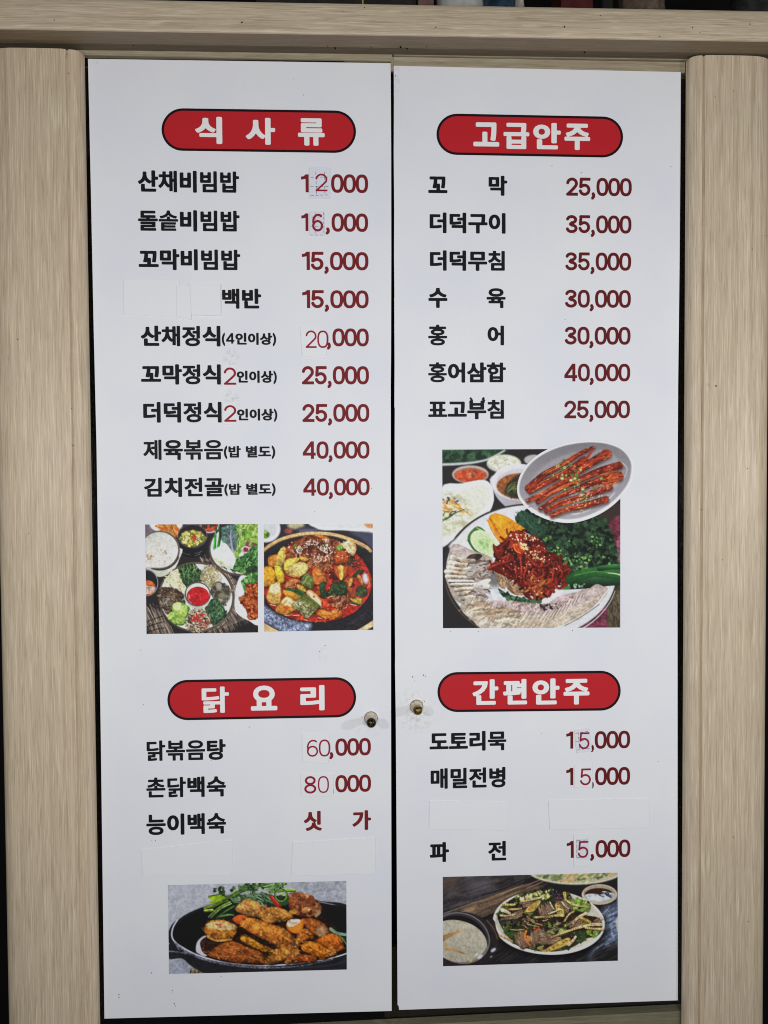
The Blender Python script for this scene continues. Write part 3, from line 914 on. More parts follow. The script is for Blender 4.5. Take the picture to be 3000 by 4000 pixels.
    ch([(100, 540), (160, 500), (240, 500), (210, 640), (110, 670)], (200, 128, 52)); ch([(210, 560), (260, 430), (330, 375), (355, 480), (300, 650), (215, 640)], (216, 186, 92), spots=10)
    ch([(1080, 350), (1170, 320), (1240, 290), (1325, 340), (1340, 420), (1290, 510), (1180, 480)], (222, 196, 152), spots=6); p.line([(1250, 295), (1325, 360), (1330, 440), (1290, 510)], 14, 14, (214, 158, 62))
    ch([(340, 430), (420, 390), (480, 470), (430, 560), (360, 540)], (158, 84, 46), spots=4)
    meat = [(360, 470), (450, 360), (540, 280), (680, 220), (800, 240), (900, 300), (1040, 280), (1130, 380), (1240, 470), (1300, 540), (1240, 620), (1030, 640), (900, 740), (780, 660), (640, 650), (540, 520)]
    p.poly(meat, (116, 58, 38), tex=.3, shade=.2)
    p.blobs(meat, 85, 36, [(142, 76, 48), (92, 44, 30), (170, 96, 60), (120, 62, 40), (66, 34, 28)], asp=.4, shade=.35, ew=10)
    p.strokes(meat, 110, 56, 16, [(186, 112, 74), (150, 78, 48), (84, 40, 28), (204, 134, 94)], curl=.9, shade=.15)
    ch([(1040, 440), (1130, 430), (1210, 470), (1225, 590), (1150, 630), (1040, 620)], (176, 78, 38), spots=6)
    p.ell(1112, 400, 50, 46, (108, 158, 52), shade=.25, lit=(-.1, -.2)); p.ell(480, 380, 24, 36, (98, 112, 44)); p.ell(905, 350, 42, 18, (74, 92, 44), rot=-20)
    reg = [(640, 620), (740, 540), (900, 520), (980, 560), (940, 720), (860, 730), (700, 670)]
    p.strokes(reg, 120, 34, 11, [(196, 124, 80), (150, 80, 44), (214, 150, 104), (116, 56, 34)], shade=.1)
    p.line([(510, 590), (600, 580), (700, 585)], 18, 12, (186, 92, 42)); ch([(540, 520), (640, 530), (680, 560), (600, 590)], (214, 160, 66))
    # onions left
    ch([(330, 590), (430, 540), (540, 545), (500, 600), (420, 660), (390, 790), (330, 720)], (212, 188, 84), spots=6)
    ch([(380, 780), (400, 660), (470, 610), (600, 600), (670, 690), (540, 810)], (226, 198, 120), spots=14, lit=(.1, -.12))
    p.blobs([(450, 640), (600, 630), (630, 690), (520, 770)], 60, 9, [(240, 228, 176), (206, 180, 96)], alpha=.8)
    p.line([(380, 780), (450, 790), (540, 812)], 20, 16, (204, 112, 40))
    ch([(30, 690), (120, 660), (190, 720), (205, 860), (130, 925), (30, 930)], (222, 158, 46), lit=(-.05, -.1), spots=5)
    ch([(190, 650), (250, 635), (300, 700), (330, 860), (250, 900), (215, 830)], (226, 190, 58), spots=6); p.line([(200, 640), (270, 650), (310, 700)], 12, 10, (82, 108, 42))
    ch([(560, 860), (640, 750), (740, 820), (745, 930), (690, 985), (580, 900)], (104, 122, 60), spots=12); p.strokes([(590, 850), (640, 770), (700, 820), (660, 930)], 18, 80, 7, [(150, 166, 96), (72, 90, 44)], ang=-55, spread=8)
    ch([(720, 740), (770, 680), (850, 720), (940, 870), (880, 895), (755, 905)], (210, 120, 50), spots=14, lit=(-.14, -.1)); p.strokes([(740, 740), (850, 740), (900, 870), (760, 890)], 16, 60, 7, [(226, 160, 96), (170, 80, 36)], ang=30, spread=20)
    ch([(1030, 690), (1070, 650), (1180, 655), (1215, 770), (1120, 860), (1060, 780)], (196, 92, 40), spots=10); p.poly([(1090, 660), (1150, 655), (1150, 820), (1110, 840)], (226, 190, 96), tex=.2)
    # mid greens
    ch([(825, 910), (900, 880), (930, 1080), (850, 1075)], (46, 74, 46), spots=3); ch([(920, 900), (1080, 870), (1190, 880), (1200, 1060), (1080, 1080), (930, 1070)], (48, 64, 40), spots=4, tx=.3); p.blobs([(950, 900), (1170, 880), (1170, 1050), (980, 1050)], 70, 6, [(98, 124, 84), (30, 42, 30)], alpha=.8)
    ch([(900, 970), (950, 850), (1010, 840), (985, 920), (940, 1010)], (204, 52, 40), tx=.05)
    ch([(320, 940), (430, 830), (540, 850), (550, 900), (480, 880), (440, 960)], (196, 126, 74), spots=4); p.strokes([(340, 940), (440, 840), (540, 860), (430, 960)], 14, 70, 12, [(216, 150, 100), (140, 74, 40)], ang=-40, spread=30)
    ch([(500, 920), (560, 920), (650, 1000), (620, 1020), (530, 980)], (206, 178, 76))
    ch([(75, 1090), (130, 930), (190, 885), (275, 890), (295, 1100), (230, 1195), (140, 1180)], (222, 176, 92), spots=16, lit=(-.04, -.1)); p.poly([(120, 960), (180, 905), (262, 910), (262, 1010), (170, 1050)], (234, 216, 168), soft=4, tex=.15); p.line([(275, 900), (295, 1000), (280, 1110)], 22, 20, (150, 60, 32))
    ch([(315, 985), (420, 960), (560, 1010), (610, 1050), (540, 1120), (430, 1130), (330, 1060)], (208, 142, 46), spots=5); p.poly([(315, 980), (420, 962), (550, 1000), (615, 1040), (560, 1075), (450, 1020)], (52, 88, 48), tex=.2, soft=1)
    ch([(195, 1270), (300, 1130), (370, 1080), (470, 1150), (470, 1260), (390, 1330), (280, 1330)], (220, 142, 58), spots=12, lit=(.05, -.1)); p.poly([(290, 1150), (370, 1090), (450, 1150), (440, 1210), (350, 1230)], (234, 206, 150), soft=4, tex=.2); p.ell(365, 1240, 40, 26, (206, 84, 34), soft=3)
    ch([(640, 1020), (690, 985), (800, 1070), (870, 1160), (850, 1260), (760, 1170), (650, 1060)], (222, 170, 98), spots=6, sh=.2); p.poly([(660, 1030), (690, 1005), (840, 1150), (830, 1220), (740, 1140)], (220, 206, 178), soft=3); p.ell(745, 1085, 16, 14, (196, 60, 30))
    ch([(425, 1190), (520, 1110), (610, 1050), (720, 1120), (830, 1215), (720, 1330), (650, 1402), (540, 1300)], (104, 112, 52), sm=False, spots=4, lit=(.06, -.08)); p.poly([(430, 1190), (500, 1130), (780, 1260), (720, 1330), (650, 1400), (545, 1300)], (150, 144, 100), smooth=False, soft=4, tex=.3); p.strokes([(450, 1190), (520, 1140), (760, 1270), (650, 1380)], 80, 66, 6, [(214, 208, 180), (80, 84, 40), (190, 182, 140)], ang=-42, spread=6); p.strokes([(450, 1190), (520, 1140), (760, 1270), (650, 1380)], 40, 50, 6, [(66, 70, 34)], ang=42, spread=6); p.line([(610, 1060), (720, 1130), (820, 1210)], 26, 22, (92, 118, 50))
    ch([(850, 1160), (900, 1120), (1000, 1190), (1080, 1250), (1000, 1290), (880, 1260)], (190, 58, 32), spots=8)
    ch([(800, 1330), (850, 1260), (960, 1290), (1100, 1250), (1140, 1350), (1000, 1395), (880, 1390)], (216, 130, 52), spots=6); p.line([(840, 1340), (980, 1350), (1120, 1310)], 9, 9, (180, 84, 36)); p.line([(850, 1300), (980, 1320), (1110, 1280)], 7, 7, (236, 176, 104))
    reg = [(960, 1090), (1080, 1080), (1220, 1070), (1220, 1180), (1120, 1280), (1000, 1180)]
    p.poly(reg, (120, 56, 38), tex=.3); p.strokes(reg, 46, 66, 20, [(190, 128, 94), (140, 72, 48), (92, 40, 30), (206, 150, 112)], ang=-30, spread=50, shade=.2)
    ch([(1240, 1130), (1270, 1100), (1400, 1090), (1430, 1170), (1400, 1205), (1290, 1170)], (196, 150, 66), spots=5); p.line([(1245, 1125), (1300, 1175), (1400, 1200)], 28, 16, (42, 74, 40)); p.line([(1260, 1190), (1340, 1210)], 10, 8, (240, 220, 214))
    ch([(1325, 1020), (1380, 930), (1470, 950), (1490, 1040), (1420, 1090), (1340, 1060)], (62, 74, 48), spots=6, tx=.25)
    ch([(1210, 960), (1260, 930), (1320, 1080), (1270, 1090)], (170, 88, 54)); ch([(1230, 920), (1250, 830), (1300, 830), (1260, 940)], (214, 160, 84), spots=4)
    ch([(1290, 790), (1350, 720), (1440, 705), (1400, 770), (1310, 805)], (56, 72, 44)); ch([(1350, 800), (1390, 780), (1460, 940), (1430, 940)], (210, 140, 70)); p.ell(1470, 830, 46, 82, (186, 160, 168), rot=-12, soft=3, shade=.2); p.ell(1470, 820, 26, 56, (214, 206, 216), rot=-12, soft=3); p.line([(1500, 770), (1525, 900), (1500, 960)], 18, 14, (206, 120, 72))
    p.strokes([(1240, 580), (1380, 540), (1420, 650), (1300, 720)], 26, 70, 18, [(96, 50, 40), (58, 62, 44), (160, 60, 46), (70, 34, 30)], ang=-15, spread=35, shade=.2)
    p.line([(1270, 790), (1350, 710), (1430, 640)], 12, 8, (196, 70, 50))
    p.strokes([(400, 1290), (700, 1400), (1050, 1380), (900, 1440), (500, 1400)], 26, 50, 12, [(196, 66, 40), (226, 120, 60), (214, 84, 46)])
    for a, b in (((330, 1345), (395, 1345)), ((460, 1350), (540, 1345)), ((610, 1410), (660, 1420)), ((800, 1380), (850, 1390)), ((130, 1195), (210, 1215))):
        p.line([a, b], 9, 8, (246, 226, 216))
    # sesame and glints
    for reg, n in (([(490, 390), (560, 370), (600, 440), (540, 480), (490, 450)], 26), ([(630, 300), (760, 290), (810, 350), (700, 380), (630, 350)], 30), ([(800, 380), (960, 350), (1010, 480), (960, 480), (850, 440)], 44), ([(890, 265), (970, 270), (950, 320), (900, 310)], 10), ([(720, 510), (920, 510), (940, 560), (800, 620), (730, 600)], 24), ([(430, 300), (1240, 300), (1210, 540), (450, 520)], 40)):
        for (x, y) in p.inside(reg, n):
            p.ell(x, y, p.r.uniform(9, 13), p.r.uniform(6, 8), (240, 232, 218), rot=p.r.uniform(0, 180), shade=.15)
    p.blobs(reg, 10, 6, [(250, 240, 225)])
    p.blobs(stew, 90, 7, [(240, 190, 150), (220, 120, 80), (250, 230, 210)], alpha=.8)
    p.grain(.05)
    return p


def paint_pork_platter():
    """boiled pork slices round spicy radish, greens and peppers"""
    p = Pic(50, 105, 1510, 1570, 4.05, (40, 37, 38), 31)
    p.poly([(50, 110), (560, 110), (520, 160), (330, 215), (50, 220)], (44, 66, 50), soft=3, tex=.3)
    p.leafy([(60, 110), (540, 112), (440, 180), (70, 205)], 70, 34, [(50, 82, 58), (36, 56, 44), (66, 98, 70), (30, 44, 38)], alpha=.8, soft=2)
    p.line([(50, 238), (200, 232), (330, 218), (440, 190), (560, 125)], 22, 14, (190, 194, 194), soft=3)
    p.ell(285, 318, 148, 74, (186, 172, 166), soft=3); p.ell(285, 325, 135, 60, (166, 92, 66), soft=3); p.ell(285, 330, 112, 46, (186, 76, 44), soft=3, tex=.15); p.ell(290, 322, 40, 20, (190, 110, 80), soft=3, tex=.3)
    p.ell(557, 230, 140, 74, (190, 190, 176), soft=3); p.ell(555, 222, 122, 58, (208, 208, 190), soft=4, tex=.1); p.strokes([(460, 215), (560, 180), (650, 220), (560, 260)], 40, 40, 8, [(224, 222, 206), (180, 180, 150)], alpha=.6)
    p.ell(800, 200, 80, 42, (176, 172, 172), soft=3)
    # soup bowl
    p.poly([(460, 330), (480, 470), (560, 570), (650, 620), (740, 610), (760, 300)], (178, 174, 182), lit=(-.05, -.12), soft=2)
    p.ell(680, 380, 222, 148, (204, 202, 208), soft=2, lit=(-.04, -.05)); p.ell(690, 395, 196, 122, (196, 194, 198), soft=2)
    p.ell(690, 412, 192, 104, (140, 82, 44), soft=3, tex=.12); p.poly([(560, 440), (640, 340), (720, 320), (760, 420), (700, 510), (590, 490)], (56, 52, 38), soft=6, tex=.3); p.strokes([(560, 440), (650, 350), (720, 400), (640, 500)], 20, 70, 9, [(96, 104, 60), (40, 40, 30)], ang=-40, spread=30, soft=2)
    # water kimchi dish
    p.poly([(40, 440), (220, 390), (380, 362), (450, 400), (476, 510), (440, 600), (330, 700), (180, 810), (40, 890)], (218, 219, 222), lit=(.03, -.02), soft=2)
    p.poly([(40, 480), (200, 450), (360, 400), (432, 430), (440, 520), (380, 610), (240, 730), (40, 820)], (212, 212, 200), soft=4)
    reg = [(40, 510), (200, 490), (300, 560), (330, 640), (200, 760), (40, 800)]
    p.poly(reg, (204, 204, 180), soft=8, tex=.08)
    p.strokes(reg, 60, 80, 22, [(226, 226, 214), (196, 196, 160), (206, 204, 190)], ang=20, spread=50, alpha=.6, soft=3)
    p.strokes([(60, 520), (180, 550), (250, 620), (150, 650), (60, 600)], 14, 80, 11, [(206, 134, 52), (222, 160, 80)], ang=28, spread=14, soft=2)
    p.strokes([(50, 640), (200, 600), (180, 640), (60, 700)], 8, 90, 10, [(96, 122, 58), (60, 70, 44)], ang=-25, spread=12, soft=2); p.blobs([(60, 510), (200, 520), (100, 570)], 12, 10, [(70, 66, 52), (150, 120, 110)], soft=2)
    p.line([(60, 880), (200, 808), (340, 705), (440, 608), (470, 520)], 14, 12, (232, 233, 236))
    # table and cloth to the right
    p.poly([(1330, 600), (1520, 560), (1520, 760), (1400, 800), (1300, 690)], (58, 46, 42), soft=4)
    p.poly([(1380, 760), (1520, 660), (1520, 1120), (1470, 1080), (1440, 850)], (104, 46, 60), soft=4, tex=.2)
    p.poly([(1470, 850), (1520, 830), (1520, 1080), (1480, 1050)], (148, 82, 104), soft=4, tex=.2)
    # platter
    p.ell(775, 1115, 712, 560, (50, 44, 42), rot=2)
    p.poly([(1290, 1480), (1390, 1380), (1400, 1570), (1180, 1570)], (110, 52, 72), soft=3, tex=.25); p.line([(1300, 1500), (1400, 1470)], 6, 6, (80, 36, 50))
    p.poly([(1400, 1400), (1510, 1200), (1510, 1570), (1400, 1570)], (82, 72, 56), soft=3, tex=.2); p.strokes([(1410, 1400), (1500, 1300), (1500, 1550), (1420, 1550)], 40, 100, 5, [(108, 96, 74), (54, 46, 38)], ang=80, spread=5)
    p.line(arcpts(775, 1118, 706, 556, 15, 62, 14), 5, 10, (206, 206, 206)); p.line(arcpts(775, 1118, 700, 550, 95, 170, 14), 5, 5, (96, 84, 76))
    p.ell(778, 1105, 690, 538, (206, 207, 211), rot=2, soft=2)
    p.poly([(110, 900), (300, 760), (430, 690), (640, 650), (560, 900), (300, 1000)], (212, 213, 217), soft=6)
    p.poly([(400, 1060), (560, 1000), (1000, 1200), (1010, 1300), (860, 1400), (520, 1380), (430, 1230)], (208, 210, 216), soft=4, tex=.05)
    p.ell(480, 1150, 80, 80, (90, 84, 84), soft=14, alpha=.8)
    # leaves
    reg = [(650, 690), (720, 610), (860, 660), (1100, 690), (1330, 660), (1420, 760), (1475, 950), (1470, 1090), (1300, 1120), (1050, 1130), (930, 960), (800, 830)]
    p.poly(reg, (40, 58, 42), tex=.35)
    p.leafy(reg, 420, 27, [(40, 58, 43), (28, 42, 32), (48, 72, 50), (20, 30, 25), (54, 80, 54), (18, 26, 22)])
    p.poly([(650, 690), (700, 610), (790, 660), (870, 760), (840, 830), (740, 790)], (40, 70, 52), tex=.2); p.strokes([(660, 680), (740, 640), (860, 790)], 20, 90, 6, [(66, 100, 76), (30, 50, 40)], ang=55, spread=14)
    for rg, n in (([(940, 910), (1030, 890), (1060, 980), (960, 980)], 34), ([(1010, 1010), (1180, 980), (1240, 1070), (1180, 1100), (1050, 1090)], 70), ([(1070, 860), (1120, 840), (1140, 900), (1080, 900)], 12), ([(1190, 960), (1280, 970), (1270, 1040), (1180, 1030)], 16), ([(1220, 800), (1320, 780), (1360, 900), (1250, 860)], 26), ([(1330, 960), (1420, 1000), (1400, 1080), (1330, 1070)], 18), ([(860, 850), (960, 790), (940, 840), (860, 900)], 12)):
        p.leafy(rg, n, 13, [(98, 142, 78), (74, 116, 60), (128, 168, 100), (52, 84, 48), (30, 46, 34)])
    p.leafy(reg, 70, 13, [(84, 116, 74), (20, 30, 24), (24, 34, 28), (30, 44, 34)], alpha=.8)
    # pumpkin, cucumber
    p.poly([(430, 690), (470, 635), (560, 650), (660, 710), (735, 780), (640, 880), (560, 900), (480, 790)], (224, 146, 36), lit=(-.1, -.06), shade=.1, tex=.05)
    p.line([(445, 680), (500, 770), (560, 880)], 16, 12, (198, 110, 24)); p.line([(455, 660), (540, 760), (610, 850)], 8, 6, (236, 176, 70)); p.line([(425, 690), (470, 790), (540, 890)], 12, 8, (206, 136, 40))
    p.poly([(262, 830), (300, 765), (350, 738), (410, 780), (500, 880), (520, 960), (460, 990), (370, 970), (300, 920)], (70, 108, 52))
    p.poly([(330, 745), (420, 790), (500, 870), (440, 800), (360, 770)], (150, 190, 120)); p.ell(400, 880, 132, 90, (208, 222, 186), rot=42); p.ell(398, 878, 108, 70, (192, 212, 164), rot=42, soft=4); p.blobs(arcpts(395, 878, 52, 42, 0, 350, 8), 26, 13, [(150, 186, 116), (170, 202, 140), (132, 170, 100)], asp=.5, alpha=.7, soft=2)
    p.line([(268, 850), (320, 930), (400, 975)], 18, 12, (60, 96, 48))
    # bottom leaf
    reg = [(510, 1240), (600, 1290), (760, 1330), (880, 1290), (830, 1370), (700, 1370), (560, 1310)]
    p.poly(reg, (36, 58, 42), tex=.3); p.leafy(reg, 46, 22, [(52, 84, 56), (84, 122, 82), (28, 42, 34), (64, 104, 70)])
    # pork, left stack
    reg = [(120, 920), (170, 880), (290, 930), (390, 960), (460, 1000), (470, 1080), (420, 1130), (440, 1220), (400, 1280), (430, 1320), (360, 1360), (200, 1360), (130, 1280), (80, 1130), (110, 1000)]
    p.poly(reg, (178, 164, 150), tex=.12, shade=.12)
    p.poly([(130, 930), (170, 880), (290, 930), (360, 980), (280, 1030), (150, 990)], (190, 176, 172), tex=.08, shade=.15)
    p.poly([(250, 1000), (300, 962), (380, 970), (350, 1010), (270, 1035)], (70, 56, 50), tex=.3, shade=.3); p.poly([(290, 1040), (400, 1010), (450, 1030), (380, 1080), (300, 1080)], (128, 108, 104), tex=.35)
    ys = [985, 1030, 1070, 1105, 1145, 1185, 1215, 1255, 1290, 1325]
    for k, y in enumerate(ys):
        x0 = [135, 120, 110, 88, 95, 120, 135, 170, 195, 225][k]; dx = [150, 170, 170, 190, 175, 150, 160, 140, 130, 110][k]; sl = [34, 26, 24, 18, 10, 2, -6, -14, -20, -20][k]
        p.line([(x0, y), (x0 + dx * .5, y + sl * .7), (x0 + dx + 30, y + sl)], 34, 30, (190, 180, 165), tex=.2, lit=(0, -.2))
        p.line([(x0 + 45, y + 12 + sl * .3), (x0 + dx * .6, y + 15 + sl * .8), (x0 + dx, y + 15 + sl)], 15, 15, (142, 116, 90), tex=.2)
        p.line([(x0 + 40, y + 23 + sl * .3), (x0 + dx * .7, y + 26 + sl * .9), (x0 + dx + 10, y + 24 + sl)], 8, 5, (50, 38, 34))
    p.strokes([(270, 1050), (440, 1030), (420, 1150), (300, 1160)], 60, 60, 15, [(196, 184, 178), (150, 128, 116), (112, 92, 84), (214, 208, 202)], ang=-18, spread=25, shade=.15)
    p.strokes([(290, 1200), (430, 1220), (420, 1310), (320, 1310)], 34, 60, 15, [(176, 158, 156), (204, 196, 190), (120, 100, 92)], ang=18, spread=25, shade=.15)
    p.ell(415, 1222, 32, 24, (226, 224, 214), shade=.15); p.ell(395, 1190, 60, 20, (214, 210, 206), rot=-20)
    # pork, front fan
    reg = [(210, 1370), (290, 1310), (420, 1350), (540, 1340), (620, 1370), (720, 1360), (820, 1390), (900, 1370), (1000, 1310), (1150, 1270), (1250, 1230), (1330, 1205), (1400, 1245), (1380, 1300), (1270, 1410), (1120, 1500), (950, 1560), (430, 1575), (300, 1500), (220, 1430)]
    p.poly(reg, (190, 178, 164), tex=.12, shade=.15, ew=12)
    inner = [(430, 1350), (540, 1340), (720, 1355), (900, 1370), (1000, 1310), (1180, 1260), (1330, 1210), (1390, 1245), (1280, 1310), (1100, 1400), (900, 1450), (640, 1440), (470, 1400)]
    p.poly(inner, (176, 158, 158), tex=.14, soft=5)
    for k in range(30):
        t = k / 29
        x = 250 + 1080 * t; yb = 1430 + 130 * math.sin(math.pi * min(t * 1.15, 1)) - 210 * max(t - .55, 0) * 2 * .9; yt = yb - 150 + 20 * t
        a = 20 - 65 * min(t * 2.2, 1) + 8 * t
        dx = 70 * math.cos(math.radians(a)); dy = 70 * math.sin(math.radians(a))
        L = 1.0
        xs = x + 40
        p.line([(xs - 35 - 20 * (1 - t), yb), (xs, (yb + yt) / 2 - 6), (xs + 25 + 30 * t, yt + 10)], 7, 5, (112, 92, 78), alpha=.6)
        p.line([(xs - 24 - 20 * (1 - t), yb + 2), (xs + 11, (yb + yt) / 2 - 4), (xs + 36 + 30 * t, yt + 12)], 10, 7, (216, 208, 194), alpha=.65)
    p.strokes([(260, 1380), (430, 1350), (700, 1440), (640, 1500), (330, 1440)], 40, 52, 19, [(150, 124, 94), (172, 150, 124), (126, 102, 78)], ang=-12, spread=18, alpha=.8)
    p.strokes([(250, 1400), (700, 1510), (600, 1560), (320, 1490)], 26, 100, 14, [(210, 202, 184), (150, 132, 112)], ang=-14, spread=14, alpha=.7)
    p.strokes([(620, 1500), (900, 1480), (1250, 1360), (1150, 1480), (800, 1560)], 60, 90, 9, [(214, 206, 190), (170, 150, 126), (186, 164, 140)], ang=-35, spread=10, alpha=.6)
    p.blobs([(540, 1345), (740, 1360), (980, 1360), (1150, 1280), (1000, 1400), (700, 1410)], 60, 9, [(80, 66, 60), (112, 90, 80), (150, 126, 116)], asp=.4)
    p.strokes([(540, 1350), (720, 1360), (980, 1370), (1180, 1270), (1050, 1370), (700, 1410)], 80, 30, 9, [(190, 168, 168), (150, 126, 120), (206, 190, 186)], ang=-50, spread=50)
    p.blobs([(860, 1370), (960, 1380), (930, 1420), (870, 1410)], 10, 13, [(52, 42, 40)], asp=.4)
    p.line([(1400, 1250), (1290, 1390), (1120, 1500), (960, 1565)], 12, 8, (222, 220, 216), alpha=.8)
    p.line([(1330, 1370), (1200, 1460), (1050, 1545)], 5, 4, (70, 58, 54))
    # green peppers
    p.line([(1060, 1215), (1200, 1205), (1400, 1180), (1520, 1170)], 70, 90, (34, 62, 40), lit=(0, -.3))
    p.poly([(1020, 1230), (1040, 1160), (1120, 1110), (1290, 1070), (1520, 1075), (1520, 1170), (1330, 1150), (1170, 1180), (1070, 1240)], (40, 84, 42), lit=(.05, -.4), shade=.2)
    p.line([(1330, 1080), (1420, 1068), (1520, 1066)], 40, 46, (44, 86, 46), lit=(0, -.2)); p.line([(1400, 1115), (1460, 1122), (1500, 1132)], 8, 12, (186, 210, 160)); p.line([(1130, 1135), (1280, 1105), (1390, 1112)], 7, 6, (92, 142, 74))
    p.line([(995, 1243), (1040, 1240), (1080, 1232)], 14, 34, (64, 104, 52)); p.blobs([(1080, 1215), (1180, 1200), (1220, 1215), (1120, 1240)], 13, 10, [(170, 190, 168), (120, 156, 118)], asp=.4); p.line([(985, 1245), (1030, 1240)], 12, 15, (126, 160, 88))
    # front slice over the pepper
    p.poly([(1250, 1240), (1310, 1205), (1370, 1230), (1400, 1250), (1330, 1300), (1230, 1310), (1190, 1270)], (188, 172, 168), tex=.1, shade=.15)
    # onion bulbs and radish heap
    p.poly([(490, 1110), (560, 1110), (620, 1150), (600, 1200), (550, 1245), (510, 1200)], (158, 132, 104), tex=.2, shade=.3); p.strokes([(500, 1120), (600, 1150), (550, 1230)], 12, 70, 5, [(190, 168, 140), (110, 84, 64)], ang=70, spread=14)
    p.poly([(580, 1230), (640, 1180), (740, 1200), (720, 1290), (640, 1290)], (146, 112, 84), tex=.25, shade=.3); p.strokes([(590, 1220), (660, 1200), (640, 1280)], 10, 60, 5, [(190, 166, 136), (96, 64, 50)], ang=50, spread=14)
    reg = [(420, 1080), (500, 1000), (510, 900), (590, 830), (600, 790), (680, 770), (760, 810), (840, 850), (890, 930), (970, 990), (1030, 1050), (1080, 1120), (1010, 1200), (960, 1260), (900, 1290), (760, 1300), (700, 1240), (640, 1180), (560, 1110), (480, 1090)]
    p.poly(reg, (112, 30, 24), tex=.3)
    p.strokes(reg, 300, 84, 21, [(142, 38, 28), (118, 28, 22), (162, 50, 32), (70, 20, 18), (176, 66, 40), (56, 18, 16), (130, 34, 26)], curl=.9, shade=.4, ew=6)
    for q in ([(690, 990), (700, 1090), (690, 1200)], [(650, 1060), (660, 1150)], [(760, 1020), (720, 1130), (730, 1200), (830, 1210)], [(740, 970), (820, 1060), (920, 1050)], [(600, 960), (580, 1040), (620, 1090)], [(880, 980), (860, 1060)], [(960, 1080), (950, 1180)], [(430, 1078), (520, 1040), (600, 1020)], [(1000, 1060), (1030, 1120), (990, 1180)]):
        p.line([(x + 5, y + 6) for x, y in q], 26, 20, (70, 18, 18), alpha=.8); p.line(q, 22, 15, (160, 48, 32), shade=.35, ew=5, tex=.15); p.line([(x - 4, y - 3) for x, y in q[:2]], 4, 2, (226, 140, 112), alpha=.6)
    p.poly([(600, 800), (680, 775), (760, 830), (750, 850), (640, 855)], (150, 40, 30), shade=.3, tex=.15)
    p.poly([(632, 880), (700, 880), (735, 930), (690, 955), (645, 930)], (196, 66, 32), shade=.2, lit=(-.1, 0)); p.line([(635, 885), (650, 935), (690, 955)], 10, 8, (224, 128, 52))
    p.strokes([(740, 1180), (880, 1150), (900, 1280), (760, 1290)], 34, 60, 22, [(190, 96, 46), (164, 64, 34), (210, 130, 70), (110, 44, 26)], shade=.3)
    p.blobs(reg, 70, 5, [(240, 160, 130), (250, 210, 190)], alpha=.85)
    for rg, n in (([(610, 800), (740, 800), (840, 860), (640, 850)], 34), ([(690, 870), (750, 890), (750, 930), (700, 920)], 40), ([(730, 950), (860, 940), (960, 1040), (760, 990)], 30)):
        for (x, y) in p.inside(rg, n): p.ell(x, y, 7, 4.5, (232, 208, 160), rot=p.r.uniform(0, 180))
    p.grain(.05)
    return p


